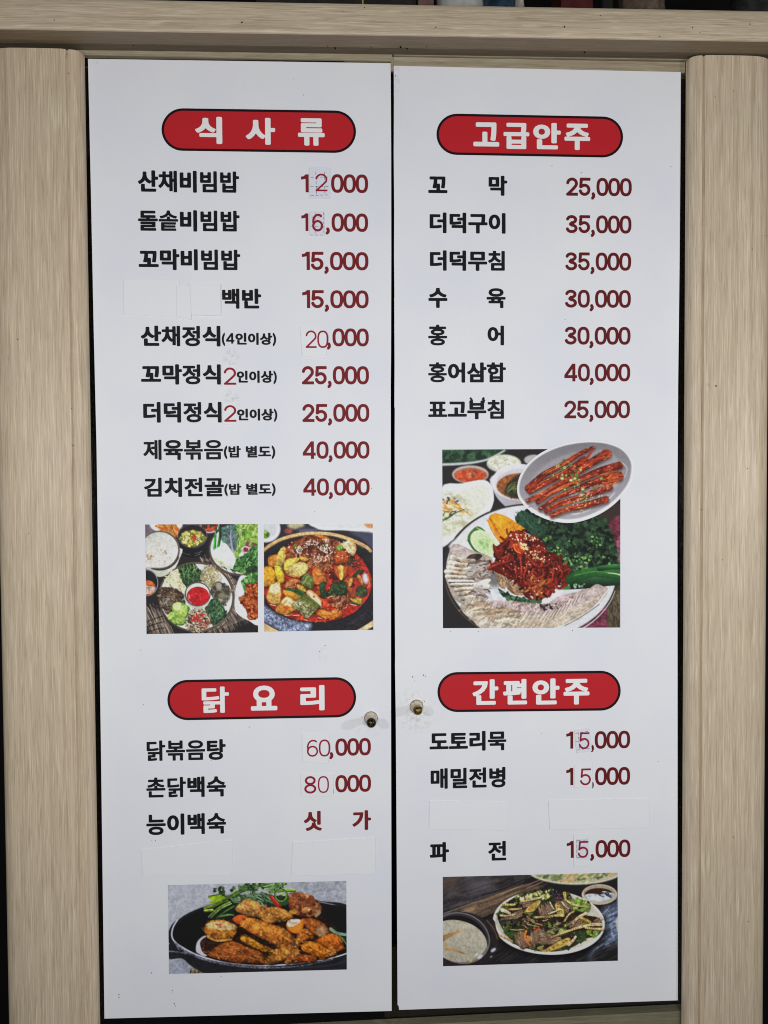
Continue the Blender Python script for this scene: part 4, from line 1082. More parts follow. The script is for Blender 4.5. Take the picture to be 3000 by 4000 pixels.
def paint_root_dish():
    """grilled seasoned roots on an oval grey plate; drawn in the same crop pixels"""
    p = Pic(650, 30, 1625, 725, 4.05, (160, 158, 164), 41)
    C = (1137, 376)
    p.ell(*C, 500, 300, (222, 222, 228), rot=-17)
    egg = [(664, 440), (690, 320), (780, 200), (930, 105), (1130, 50), (1330, 42), (1500, 90), (1590, 180), (1608, 290), (1570, 420), (1450, 560), (1290, 660), (1110, 710), (930, 690), (780, 620), (690, 530)]
    p.poly(egg, (224, 224, 230))
    p.poly([(680, 440), (706, 330), (790, 215), (940, 122), (1130, 68), (1330, 60), (1490, 105), (1572, 190), (1588, 290), (1550, 410), (1435, 540), (1280, 634), (1110, 680), (940, 664), (800, 600), (708, 520)], (142, 138, 144), lit=(.02, .16), soft=3)
    p.poly([(760, 440), (790, 340), (880, 250), (1000, 180), (1160, 130), (1330, 115), (1450, 160), (1520, 260), (1490, 380), (1390, 500), (1240, 590), (1090, 625), (940, 610), (820, 550)], (158, 155, 160), soft=5, lit=(.02, .10))
    p.line([(1510, 220), (1555, 270), (1530, 350)], 8, 5, (196, 194, 198)); p.line([(725, 595), (760, 580), (800, 575)], 4, 4, (128, 80, 70)); p.line([(1110, 640), (1180, 630), (1260, 600)], 10, 7, (206, 204, 208)); p.line([(1400, 525), (1450, 470)], 8, 6, (208, 206, 210))
    roots = [([(755, 430), (880, 320), (1030, 240), (1170, 150), (1280, 100)], 58, 26), ([(770, 450), (900, 380), (1060, 300), (1210, 200)], 50, 60), ([(745, 530), (880, 470), (1000, 400), (1120, 330)], 30, 52), ([(1150, 300), (1250, 230), (1390, 150)], 54, 74),
             ([(830, 540), (960, 450), (1150, 370), (1330, 290), (1490, 245)], 40, 62), ([(850, 595), (960, 520), (1090, 460), (1180, 430)], 34, 50), ([(1180, 420), (1330, 370), (1480, 330)], 46, 84), ([(900, 615), (1010, 555), (1180, 500), (1300, 460), (1410, 420)], 40, 58), ([(945, 650), (1060, 600), (1200, 570), (1380, 520)], 40, 56)]
    for q, a, b in roots:
        p.line([(x + 6, y + 16) for x, y in q], a, b, (74, 60, 60), soft=5, alpha=.7)
    for q, a, b in roots:
        q = np.array(q, float)
        p.line(q, a, b, (142, 50, 32), shade=.4, ew=9, tex=.3)
        for k in range(16):
            o = p.r.uniform(-.38, .38); i0 = p.r.uniform(0, .6); i1 = i0 + p.r.uniform(.15, .4)
            s_ = spline(q, 8, False); n = len(s_) - 1
            seg = s_[int(i0 * n):max(int(min(i1, 1) * n), int(i0 * n) + 2) + 1]
            w = a + (b - a) * i0
            seg = seg + np.array([.35, 1]) * o * w
            p.line(seg, 7, 4, [(196, 92, 46), (110, 34, 26), (214, 122, 66), (90, 28, 24), (176, 66, 36)][p.r.randint(5)], smooth=False, alpha=.85)
        for k in range(12):
            s_ = spline(q, 8, False); c = s_[p.r.randint(len(s_))] + p.r.uniform(-.3, .3, 2) * a
            p.ell(c[0], c[1], 7, 3, (236, 170, 140), rot=-28, alpha=.8)
    p.line([(1230, 185), (1270, 130), (1283, 98)], 26, 5, (150, 60, 38)); p.strokes([(1330, 150), (1410, 130), (1400, 190)], 20, 50, 9, [(214, 110, 52), (150, 60, 34), (90, 30, 24)], ang=-35, spread=10)
    p.strokes([(1380, 310), (1490, 300), (1480, 380), (1390, 390)], 24, 70, 9, [(216, 116, 50), (160, 70, 34), (190, 92, 44), (100, 40, 26)], ang=-15, spread=10)
    p.strokes([(1080, 440), (1400, 390), (1400, 440), (1150, 500)], 40, 30, 8, [(196, 130, 110), (216, 160, 140)], ang=-18, spread=20, alpha=.6)
    for (x, y) in [(992, 250), (1050, 262), (1022, 265), (1098, 238), (1045, 205), (1135, 285), (1178, 280), (1030, 322), (1060, 326), (1108, 322), (1145, 318), (1120, 355), (1140, 345), (1165, 362), (955, 325), (1028, 350), (1158, 400), (1128, 415), (1050, 440), (1195, 438), (1285, 428), (1185, 485), (1222, 498), (1218, 528), (1345, 350), (1185, 618), (1130, 352), (1100, 365)]:
        a = p.r.uniform(0, 180); c = [(124, 156, 66), (158, 184, 96), (96, 128, 54), (196, 206, 140)][p.r.randint(4)]
        p.ell(x, y, 15, 12, c, rot=a, shade=.25, ew=5); p.ell(x + 1, y, 6, 4, (206, 216, 170) if p.r.rand() < .5 else (70, 90, 44), rot=a)
    for (x, y) in p.inside([(1100, 500), (1300, 470), (1390, 520), (1250, 580), (1130, 590)], 34): p.ell(x, y, 5, 4, (230, 200, 150))
    p.grain(.05)
    return p, egg


def paint_braised_chicken():
    """braised chicken in a black iron pan"""
    p = Pic(28, 15, 1632, 862, 4.4, (172, 174, 184), 51)
    p.poly([(0, 0), (700, 0), (500, 200), (200, 300), (60, 430), (0, 480)], (176, 178, 188), soft=20, tex=.05)
    p.poly([(1100, 0), (1660, 0), (1660, 270), (1300, 170)], (158, 160, 170), soft=16, tex=.1)
    p.poly([(20, 690), (180, 690), (280, 870), (20, 870)], (150, 154, 168), soft=4, tex=.1)
    p.poly([(240, 800), (330, 810), (350, 870), (245, 870)], (92, 82, 70), tex=.4); p.strokes([(245, 805), (335, 815), (340, 860), (250, 865)], 16, 30, 8, [(170, 156, 130), (60, 52, 44)])
    p.poly([(1560, 790), (1640, 790), (1640, 830), (1560, 830)], (120, 98, 76))
    # pan body, handle
    p.poly([(40, 590), (110, 600), (200, 640), (330, 700), (330, 780), (210, 740), (150, 712), (40, 712)], (40, 39, 45), tex=.15)
    p.poly([(40, 520), (70, 420), (170, 330), (380, 235), (700, 170), (1100, 160), (1400, 205), (1660, 275), (1660, 700), (1660, 812), (1450, 818), (900, 838), (420, 846), (330, 830), (230, 770), (150, 690), (60, 600)], (36, 35, 39), tex=.1)
    p.line([(70, 420), (170, 332), (300, 268), (460, 215)], 9, 8, (196, 198, 208), soft=2); p.line([(1350, 205), (1500, 236), (1640, 284)], 8, 8, (150, 152, 162), soft=2)
    p.line([(48, 560), (46, 500), (75, 420), (120, 372)], 26, 10, (34, 33, 38))
    inner = [(72, 500), (90, 440), (190, 352), (400, 255), (700, 195), (1100, 182), (1400, 225), (1660, 300), (1660, 650), (1450, 715), (1150, 755), (820, 765), (500, 735), (300, 675), (150, 600), (90, 550)]
    p.poly(inner, (27, 26, 27), lit=(0, -.05))
    p.line([(120, 372), (85, 430), (70, 500), (90, 556), (160, 612), (300, 684), (480, 735), (700, 765), (900, 776), (1150, 762), (1400, 728), (1560, 690), (1650, 658)], 13, 11, (206, 206, 218))
    p.line([(100, 575), (180, 640), (320, 708), (500, 755), (760, 788), (1000, 796)], 18, 22, (110, 112, 128), tex=.5, fine=.4, soft=2, alpha=.8); p.line([(1000, 796), (1250, 775), (1500, 720)], 14, 8, (96, 98, 114), tex=.5, fine=.4, alpha=.8)
    p.line([(50, 650), (130, 655), (200, 670)], 12, 16, (128, 130, 146), tex=.5, fine=.4, soft=2, alpha=.8); p.line([(110, 600), (140, 640)], 6, 5, (150, 150, 164)); p.line([(1200, 800), (1500, 770), (1640, 720)], 10, 8, (56, 56, 64), soft=3)
    p.poly([(284, 640), (300, 560), (370, 510), (430, 560), (380, 690), (310, 672)], (196, 196, 208), soft=2)
    reg = [(320, 580), (380, 520), (480, 540), (460, 630), (370, 680)]
    p.poly(reg, (62, 38, 28), tex=.4); p.blobs(reg, 40, 13, [(110, 58, 38), (44, 28, 24), (160, 100, 80), (80, 44, 30)])
    p.poly([(380, 520), (700, 330), (1400, 340), (1560, 560), (1500, 700), (1050, 760), (450, 720)], (44, 28, 22), soft=4, tex=.3)

    def ck(pts, col=(176, 116, 56), spots=18, sh=.5, tx=.3, lit=(-.05, -.3)):
        col = (col[0] * 1.0, col[1] * .88, col[2] * .74)
        p.poly([(x + 5, y + 12) for x, y in pts], (30, 18, 14), soft=3, alpha=.8)
        p.poly(pts, col, shade=sh, ew=14, tex=tx, lit=lit)
        p.strokes(pts, spots // 2, 40, 9, [tuple(np.array(col) * 1.2), tuple(np.array(col) * .76), tuple(np.array(col) * 1.1)], ang=20, spread=40, alpha=.6)
        p.strokes(pts, spots // 3 + 3, 60, 11, [tuple(np.array(col) * .55), tuple(np.array(col) * 1.28), tuple(np.array(col) * .68)], ang=24, spread=28, alpha=.55, soft=2)
        p.blobs(pts, spots // 3, 5, [(128, 50, 28), (96, 44, 26), (150, 70, 34)], alpha=.7)
        p.blobs(pts, spots // 5 + 1, 9, [(236, 186, 116), (224, 160, 84)], asp=.4, alpha=.6, soft=2)
    # back
    ck([(630, 260), (690, 190), (740, 175), (860, 215), (930, 270), (870, 350), (760, 340), (650, 300)], (190, 148, 96), 26); p.poly([(720, 185), (800, 205), (880, 245), (780, 250)], (206, 156, 80), soft=4, tex=.15)
    ck([(1110, 150), (1190, 130), (1290, 165), (1380, 215), (1390, 300), (1300, 350), (1200, 340), (1120, 290)], (146, 84, 50), 26)
    p.blobs([(1120, 150), (1280, 160), (1380, 230), (1330, 330), (1170, 310)], 60, 22, [(170, 104, 62), (120, 60, 38), (196, 136, 90), (96, 46, 32), (150, 80, 50)], asp=.5, shade=.35, ew=7); p.ell(1260, 285, 42, 26, (190, 128, 78), rot=-15, lit=(0, -.3)); p.ell(1290, 280, 12, 6, (244, 224, 200)); p.poly([(1340, 320), (1385, 275), (1395, 310), (1350, 350)], (190, 150, 108), shade=.3)
    ck([(845, 300), (930, 255), (1030, 262), (1110, 300), (1140, 350), (1050, 395), (930, 405), (845, 355)], (188, 142, 80), 34)
    p.poly([(1110, 290), (1175, 285), (1180, 315), (1130, 320)], (214, 146, 52), shade=.2)
    ck([(1220, 370), (1320, 360), (1420, 400), (1475, 470), (1450, 520), (1370, 520), (1290, 470)], (170, 104, 52), 26); p.ell(1400, 468, 52, 54, (168, 128, 92), shade=.3, tex=.15)
    ck([(1350, 560), (1440, 500), (1530, 500), (1600, 580), (1580, 640), (1500, 650), (1420, 610)], (204, 120, 48), 22)
    ck([(1170, 520), (1240, 450), (1320, 480), (1320, 545), (1230, 560)], (186, 118, 54), 18)
    ck([(355, 440), (420, 380), (520, 372), (640, 420), (640, 500), (590, 560), (500, 565), (390, 520)], (186, 132, 64), 26); p.ell(505, 425, 130, 36, (214, 182, 124), rot=4, soft=3, tex=.15); p.blobs([(430, 395), (520, 420), (500, 440)], 5, 10, [(176, 60, 40)]); p.line([(390, 520), (470, 555), (600, 545)], 22, 16, (206, 154, 76), tex=.2)
    p.poly([(610, 360), (670, 325), (740, 340), (720, 385), (670, 410), (630, 390)], (222, 96, 40), shade=.25, lit=(-.05, -.15))
    ck([(680, 530), (720, 500), (820, 560), (940, 620), (990, 640), (940, 670), (800, 620), (700, 570)], (196, 142, 52), 22)
    ck([(390, 680), (480, 600), (600, 560), (720, 600), (860, 660), (895, 720), (880, 762), (700, 755), (520, 730)], (148, 88, 44), 46); p.strokes([(420, 670), (600, 580), (860, 690), (700, 740)], 50, 70, 7, [(176, 110, 60), (120, 62, 32), (190, 128, 74)], ang=18, spread=14, alpha=.7)
    wing = [(670, 410), (730, 355), (820, 360), (960, 410), (1080, 450), (1160, 520), (1200, 600), (1190, 680), (1120, 690), (1040, 620), (920, 560), (780, 490)]
    ck(wing, (190, 128, 60), 60); p.blobs(wing, 46, 9, [(200, 130, 62), (140, 70, 34), (112, 50, 28), (222, 160, 90)], alpha=.6, soft=1.5); p.line([(860, 430), (1000, 480), (1140, 570)], 18, 8, (214, 150, 62), soft=3, alpha=.7); p.line([(760, 480), (900, 540), (1030, 610)], 14, 10, (116, 60, 34), soft=3, alpha=.7)
    ck([(895, 720), (970, 660), (1050, 610), (1150, 640), (1130, 690), (1040, 740), (960, 765), (905, 755)], (184, 134, 66), 30)
    ck([(1075, 740), (1110, 690), (1190, 640), (1200, 670), (1130, 745), (1090, 760)], (190, 138, 78), 12); p.ell(1112, 712, 20, 15, (150, 70, 40)); p.ell(1158, 585, 22, 18, (90, 66, 58), soft=3)
    ck([(1170, 560), (1200, 535), (1220, 560), (1200, 610)], (206, 146, 66), 6)
    ck([(1215, 600), (1270, 560), (1350, 570), (1450, 620), (1480, 670), (1430, 715), (1340, 690), (1240, 650)], (206, 132, 48), 24); ck([(1465, 640), (1500, 622), (1532, 660), (1510, 690), (1470, 680)], (186, 134, 72), 6)
    ck([(1130, 750), (1190, 690), (1270, 680), (1340, 690), (1350, 730), (1240, 745)], (164, 92, 46), 22)
    p.poly([(1088, 410), (1110, 372), (1170, 362), (1235, 380), (1235, 440), (1190, 490), (1130, 480), (1095, 450)], (230, 128, 44), shade=.2); p.poly([(1092, 405), (1112, 374), (1170, 364), (1215, 378), (1170, 420), (1110, 432)], (226, 200, 172), tex=.25, soft=2)
    # green herbs, stalks and chilli
    p.poly([(470, 180), (600, 150), (720, 170), (640, 260), (620, 340), (480, 370), (420, 340), (560, 240)], (30, 40, 28), soft=5, alpha=.85)
    p.poly([(400, 160), (520, 140), (540, 190), (470, 200), (405, 190)], (142, 172, 34), tex=.1); p.line([(400, 162), (530, 138)], 10, 8, (60, 82, 36)); p.poly([(400, 215), (500, 180), (530, 200), (430, 225)], (140, 166, 48))
    for q, a, b, c in (([(362, 265), (450, 240), (560, 195)], 26, 20, (142, 168, 76)), ([(365, 292), (430, 284)], 24, 22, (150, 176, 70)), ([(440, 250), (560, 180), (700, 110), (900, 45)], 24, 20, (112, 146, 46)), ([(520, 200), (640, 120), (760, 60)], 12, 10, (96, 128, 50)), ([(400, 345), (480, 270), (580, 215), (700, 160)], 16, 14, (126, 156, 70)), ([(420, 350), (500, 275), (600, 225)], 10, 8, (150, 178, 96)), ([(470, 355), (540, 300), (620, 250)], 14, 12, (70, 100, 52)), ([(480, 345), (580, 325), (620, 330)], 18, 10, (96, 126, 70)), ([(940, 118), (1060, 105), (1160, 108)], 26, 20, (128, 164, 44)), ([(700, 110), (820, 70), (900, 60)], 14, 12, (90, 124, 46))):
        p.line([(x + 3, y + 7) for x, y in q], a, b, (34, 46, 26), alpha=.8); p.line(q, a, b, c, lit=(0, -.25), tex=.1)
    p.leafy([(430, 110), (470, 75), (530, 90), (540, 160), (480, 130)], 24, 16, [(46, 68, 42), (34, 52, 36), (62, 86, 52)]); p.line([(525, 100), (540, 160)], 13, 14, (50, 74, 40))
    p.leafy([(560, 110), (640, 80), (760, 45), (900, 45), (1060, 40), (1000, 90), (760, 110)], 60, 20, [(52, 80, 44), (76, 108, 58), (34, 54, 36), (96, 130, 70)])
    reg = [(600, 190), (720, 140), (860, 130), (960, 170), (970, 235), (880, 230), (760, 180), (640, 230)]
    p.leafy(reg, 60, 26, [(74, 104, 70), (44, 66, 44), (120, 146, 118), (56, 84, 54), (36, 52, 40)]); p.strokes(reg, 26, 90, 10, [(128, 156, 120), (90, 122, 84)], ang=25, spread=20)
    p.leafy([(880, 60), (1080, 40), (1060, 90), (960, 130), (900, 110)], 30, 18, [(60, 92, 46), (110, 146, 80), (40, 60, 40), (130, 160, 104)]); p.strokes([(900, 60), (1080, 45), (960, 120)], 12, 80, 9, [(146, 176, 116), (90, 124, 68)], ang=-22, spread=14)
    p.poly([(935, 160), (965, 150), (1035, 225), (1040, 255), (990, 245)], (186, 42, 38), shade=.25); p.line([(960, 165), (1020, 230)], 7, 5, (224, 110, 96))
    p.poly([(1000, 190), (1060, 220), (1105, 150), (1100, 230), (1040, 240)], (44, 78, 40)); p.ring(1040, 155, 50, 52, 17, (104, 140, 60)); p.ring(1040, 155, 58, 60, 7, (46, 80, 42)); p.ell(1048, 140, 18, 14, (176, 186, 116)); p.ell(1035, 170, 24, 20, (44, 58, 34))
    p.line([(1110, 140), (1160, 130), (1220, 118)], 8, 3, (92, 108, 60))
    p.line([(1480, 450), (1540, 490), (1640, 505)], 26, 26, (128, 158, 130), tex=.1); p.line([(1500, 470), (1580, 530), (1640, 620)], 10, 8, (110, 148, 96)); p.line([(1540, 500), (1640, 560)], 8, 6, (70, 100, 64))
    p.grain(.05)
    return p


def paint_acorn_salad():
    """acorn jelly salad on a white plate, makgeolli bowl, dipping sauce"""
    p = Pic(38, 35, 1630, 895, 4.5, (36, 34, 36), 61)
    p.poly([(30, 60), (900, 40), (700, 170), (400, 270), (30, 400)], (62, 58, 60), smooth=False, tex=.15)
    p.strokes([(40, 80), (760, 60), (500, 220), (40, 380)], 130, 160, 16, [(50, 46, 48), (78, 72, 72), (92, 82, 76), (44, 40, 44)], ang=-20, spread=6, curl=.05, soft=3, alpha=.6)
    p.poly([(250, 110), (420, 80), (480, 210), (330, 220)], (96, 94, 102), soft=30, alpha=.6); p.poly([(40, 100), (200, 90), (120, 180), (40, 190)], (92, 74, 64), soft=14, alpha=.7)
    p.line([(400, 245), (600, 185), (800, 95)], 10, 8, (28, 26, 28))
    p.poly([(30, 420), (400, 270), (800, 140), (960, 170), (640, 330), (420, 450), (200, 430)], (84, 70, 60), smooth=False, tex=.15, soft=3)
    p.strokes([(150, 390), (420, 280), (800, 150), (900, 170), (560, 320), (380, 430)], 110, 200, 9, [(122, 100, 80), (64, 54, 48), (146, 120, 94), (80, 66, 56)], ang=-22, spread=4, curl=.03, soft=2, alpha=.7)
    p.ell(280, 380, 70, 22, (168, 138, 104), rot=-25, soft=10, alpha=.8)
    p.line([(40, 415), (300, 325), (420, 290)], 8, 4, (150, 146, 144), soft=2, alpha=.7); p.line([(400, 460), (560, 390)], 14, 14, (24, 22, 24), soft=3)
    # table right, glossy boards
    p.poly([(1490, 420), (1640, 280), (1640, 640), (1440, 680), (1380, 800)], (110, 122, 148), soft=26, tex=.3)
    p.strokes([(1480, 420), (1640, 300), (1640, 620), (1400, 740)], 90, 90, 8, [(170, 184, 214), (60, 66, 84), (130, 142, 172), (44, 46, 58)], ang=-32, spread=8, curl=.1, soft=2, alpha=.7)
    p.strokes([(560, 720), (1300, 790), (1600, 660), (1600, 830), (600, 850)], 70, 120, 8, [(58, 54, 54), (28, 26, 28), (70, 66, 66)], ang=-30, spread=8, curl=.05, soft=2, alpha=.6)
    # pancake plate
    p.ell(1240, 10, 440, 142, (186, 180, 160), soft=3); p.ell(1240, 0, 410, 124, (170, 166, 130), soft=3, tex=.1)
    reg = arcpts(1240, 0, 395, 116, 0, 180, 12)
    p.strokes(reg, 130, 70, 17, [(84, 104, 64), (196, 176, 124), (206, 160, 106), (64, 84, 54), (214, 206, 170), (110, 126, 80)], ang=-25, spread=25, soft=3, alpha=.8)
    p.line(arcpts(1240, 8, 428, 134, 15, 165, 16), 10, 12, (206, 200, 178), soft=2)
    # sauce cup
    p.ell(1460, 300, 150, 34, (20, 18, 20), soft=6, alpha=.8)
    p.ell(1456, 240, 160, 92, (196, 184, 166), lit=(-.05, -.05)); p.ell(1452, 228, 142, 72, (166, 150, 130)); p.ell(1450, 240, 128, 58, (58, 36, 26), soft=2)
    p.poly([(1325, 245), (1400, 232), (1480, 245), (1560, 235), (1575, 262), (1520, 290), (1440, 300), (1360, 285)], (206, 214, 232), tex=.15, soft=2); p.poly([(1470, 225), (1530, 215), (1575, 255), (1540, 262)], (120, 136, 150), tex=.4, soft=2); p.strokes([(1470, 225), (1560, 225), (1560, 262), (1480, 255)], 14, 40, 9, [(40, 46, 52), (226, 230, 240)], ang=25, spread=16)
    p.poly([(1605, 470), (1640, 440), (1640, 600), (1612, 560)], (190, 178, 172), soft=2)
    # main plate
    p.ell(1010, 540, 520, 270, (16, 15, 17), soft=14, alpha=.8, rot=3)
    p.ell(1000, 492, 504, 290, (222, 218, 208), rot=3); p.ell(1002, 484, 482, 268, (196, 190, 176), rot=3, soft=3, lit=(.05, .04)); p.line(arcpts(1000, 492, 492, 280, 30, 175, 24), 12, 14, (228, 225, 218), soft=2)
    food = [(540, 420), (600, 330), (700, 260), (800, 215), (960, 190), (1080, 205), (1180, 225), (1230, 290), (1360, 300), (1370, 380), (1300, 420), (1450, 450), (1480, 540), (1440, 610), (1330, 640), (1240, 700), (1120, 745), (940, 755), (800, 725), (700, 690), (620, 600), (560, 510)]
    p.poly(food, (50, 44, 34), tex=.3)
    p.leafy(food, 120, 30, [(60, 72, 38), (44, 50, 34), (84, 96, 48), (40, 34, 36), (96, 110, 58)])
    for rg, n, c in (([(1200, 300), (1290, 280), (1370, 330), (1300, 390), (1210, 370)], 46, [(120, 152, 66), (92, 124, 50), (150, 178, 90)]), ([(700, 270), (880, 220), (1080, 210), (900, 290)], 50, [(110, 138, 64), (206, 196, 130), (78, 104, 48), (224, 214, 160)]), ([(530, 420), (620, 430), (760, 500), (600, 520)], 44, [(58, 54, 58), (36, 32, 36), (84, 104, 54)]), ([(970, 510), (1160, 480), (1150, 590), (1010, 590)], 46, [(112, 132, 60), (60, 76, 40), (150, 166, 90), (36, 32, 34)]), ([(1340, 560), (1450, 570), (1400, 620)], 24, [(150, 172, 76), (110, 138, 56)]), ([(600, 570), (700, 590), (700, 680)], 24, [(60, 84, 42), (46, 62, 38)]), ([(1240, 590), (1330, 570), (1340, 650), (1240, 670)], 26, [(66, 84, 48), (50, 62, 42)]), ([(1060, 700), (1220, 680), (1150, 745)], 20, [(84, 104, 70), (50, 62, 48)]), ([(880, 670), (960, 690), (950, 745), (850, 740)], 24, [(40, 46, 36), (150, 146, 80), (56, 66, 46)])):
        p.leafy(rg, n, 22, c)

    def jelly(pts, ang):
        p.poly([(x + 4, y + 8) for x, y in pts], (28, 22, 20), soft=2, alpha=.8, smooth=False)
        p.poly(pts, (124, 98, 78), smooth=False, tex=.12, shade=.2)
        p.strokes(pts, 34, 46, 6, [(150, 124, 102), (96, 74, 60), (166, 142, 118)], ang=ang, spread=5, curl=.1)
        p.blobs(pts, 8, 4, [(80, 40, 28)])

    def strip(q, a, b, c=(212, 184, 124), spots=8):
        p.line([(x + 3, y + 6) for x, y in q], a, b, (40, 32, 24), alpha=.7); p.line(q, a, b, c, lit=(0, -.12), tex=.1)
        s_ = spline(q, 6, False) if len(q) > 2 else np.array(q, float)
        for k in range(spots):
            i = p.r.randint(len(s_)); p.ell(s_[i][0] + p.r.uniform(-a, a) * .25, s_[i][1] + p.r.uniform(-a, a) * .25, 4, 3, (150, 72, 34))
    jelly([(740, 330), (790, 290), (870, 310), (830, 355)], -5); jelly([(905, 370), (1000, 325), (1040, 350), (1040, 420), (930, 430)], 70); jelly([(1060, 300), (1140, 295), (1200, 340), (1170, 410), (1120, 380)], 60); jelly([(600, 450), (680, 405), (770, 375), (760, 440), (640, 470)], -15)
    jelly([(685, 600), (760, 560), (800, 610), (840, 700), (760, 730), (700, 670)], 62); jelly([(830, 590), (880, 560), (915, 580), (900, 690), (840, 690)], 80); jelly([(920, 570), (1000, 580), (1120, 630), (1040, 690), (920, 690)], 8); jelly([(1170, 500), (1240, 450), (1310, 470), (1280, 530), (1190, 535)], -30); jelly([(1370, 500), (1450, 450), (1475, 490), (1420, 520)], -35)
    strip([(760, 300), (850, 285), (930, 265)], 18, 14, (222, 196, 136)); strip([(590, 330), (640, 335), (690, 330)], 26, 18, (206, 190, 110)); strip([(580, 380), (620, 395), (650, 410)], 34, 20, (220, 206, 168), 4); strip([(640, 375), (700, 372), (750, 365)], 16, 14, (214, 184, 120)); strip([(565, 430), (620, 432), (690, 420)], 16, 12, (226, 206, 160))
    p.poly([(780, 390), (850, 320), (915, 290), (920, 320), (860, 395), (790, 412)], (204, 174, 92), tex=.12, shade=.2); p.line([(785, 405), (860, 395), (920, 330)], 9, 7, (66, 78, 36)); p.blobs([(800, 385), (900, 310), (880, 370)], 12, 4, [(160, 70, 30)])
    p.poly([(1055, 330), (1090, 320), (1140, 380), (1135, 430), (1080, 420)], (206, 172, 96), tex=.15, shade=.2); p.blobs([(1060, 340), (1100, 330), (1130, 400)], 10, 5, [(150, 62, 30)]); p.line([(1095, 320), (1140, 380), (1135, 432)], 10, 8, (84, 96, 44))
    strip([(1010, 310), (1030, 350), (1050, 375)], 12, 8, (228, 216, 190), 2); strip([(1120, 310), (1150, 350), (1180, 365)], 13, 8, (222, 212, 186), 2); strip([(1000, 415), (1060, 390), (1110, 375)], 13, 10, (230, 214, 170), 2); strip([(870, 445), (980, 440), (1060, 430), (1130, 430)], 16, 20, (218, 190, 124)); strip([(1150, 290), (1220, 330), (1290, 345), (1370, 355)], 18, 12, (206, 196, 122), 4); strip([(1140, 230), (1150, 290)], 30, 20, (214, 194, 110), 5); strip([(810, 440), (860, 490), (940, 515)], 12, 9, (206, 180, 112)); strip([(1140, 480), (1180, 420), (1230, 390)], 16, 14, (214, 190, 130)); strip([(1220, 500), (1260, 450), (1330, 410)], 18, 26, (220, 200, 150), 6); strip([(1290, 450), (1330, 465), (1370, 490)], 22, 24, (206, 178, 92))
    strip([(1025, 625), (1140, 580), (1260, 540), (1380, 512), (1465, 510)], 14, 26, (222, 192, 134), 26); strip([(1330, 540), (1420, 550), (1480, 552)], 14, 26, (218, 190, 140), 6); strip([(650, 555), (720, 560), (780, 555)], 10, 8, (170, 176, 96), 2); strip([(535, 590), (600, 625), (670, 660)], 16, 16, (214, 180, 120), 8)
    p.poly([(940, 750), (1000, 715), (1110, 650), (1190, 630), (1180, 680), (1100, 720), (1000, 755)], (208, 176, 88), tex=.12, shade=.15); p.blobs([(970, 745), (1100, 670), (1180, 650), (1080, 715)], 22, 4.5, [(140, 60, 30), (110, 46, 26)]); strip([(1180, 690), (1220, 650), (1240, 620)], 28, 20, (220, 200, 160), 5)
    p.line([(795, 570), (785, 620), (810, 670), (840, 698)], 20, 12, (218, 112, 46), lit=(-.2, 0)); p.poly([(800, 610), (840, 620), (845, 660), (815, 660)], (200, 140, 90), tex=.2)
    p.strokes([(780, 450), (1080, 450), (1100, 560), (820, 560)], 44, 50, 9, [(150, 120, 96), (60, 36, 40), (206, 180, 140), (96, 60, 50), (40, 34, 34)], ang=20, spread=60)
    p.blobs([(860, 540), (910, 530), (900, 570)], 6, 9, [(206, 96, 54)]); p.leafy([(1020, 200), (1080, 195), (1090, 240), (1020, 235)], 14, 18, [(52, 46, 58), (72, 60, 76), (40, 36, 44)]); p.blobs(food, 80, 4, [(170, 80, 40), (230, 210, 160)], alpha=.8)
    p.blobs([(1060, 270), (1110, 265), (1100, 290)], 5, 11, [(104, 60, 104)])
    # makgeolli crock
    p.ell(250, 640, 300, 236, (44, 38, 40), rot=22); p.poly([(450, 470), (530, 560), (550, 660), (480, 800), (330, 880), (200, 900), (30, 890), (30, 850)], (46, 38, 38), tex=.12)
    p.ell(205, 632, 268, 226, (58, 54, 58), rot=20); p.ring(205, 632, 264, 222, 10, (140, 136, 138), rot=20, alpha=.8); p.ell(200, 640, 248, 205, (30, 27, 28), rot=20)
    p.ell(180, 660, 268, 186, (176, 170, 152), rot=14, tex=.04, lit=(.04, -.04))
    p.line([(30, 640), (120, 600), (220, 555)], 60, 6, (176, 138, 88), lit=(0, -.2), soft=2); p.line([(30, 715), (130, 735), (250, 775)], 34, 8, (176, 132, 78), lit=(0, -.2), soft=2)
    p.line(arcpts(205, 632, 262, 220, 20, 75, 12), 12, 16, (118, 112, 116), soft=2)
    for x, y, r, c in ((380, 800, 26, (206, 210, 216)), (330, 820, 20, (160, 150, 110)), (500, 740, 26, (190, 196, 210)), (300, 835, 18, (190, 180, 110)), (480, 800, 12, (150, 148, 140)), (350, 780, 14, (220, 222, 226))):
        p.ell(x, y, r, r * .55, c, rot=-35, soft=3)
    p.line([(440, 470), (510, 560), (535, 640)], 5, 4, (130, 110, 90), soft=2)
    p.grain(.05)
    return p


# ------------------------------------------------------------------ more geometry helpers
def prism_z(profile, z0, z1):
    """profile: list of (x, y) outline, extruded upright, capped"""
    n = len(profile)
    v = [(x, y, z0) for x, y in profile] + [(x, y, z1) for x, y in profile]
    f = [(i, (i + 1) % n, (i + 1) % n + n, i + n) for i in range(n)]
    f += [tuple(range(n - 1, -1, -1)), tuple(range(n, 2 * n))]
    return v, f


def prism_x(profile, x0, x1):
    n = len(profile)
    v = [(x0, y, z) for y, z in profile] + [(x1, y, z) for y, z in profile]
    f = [(i, i + n, (i + 1) % n + n, (i + 1) % n) for i in range(n)]
    f += [tuple(range(n)), tuple(range(2 * n - 1, n - 1, -1))]
    return v, f


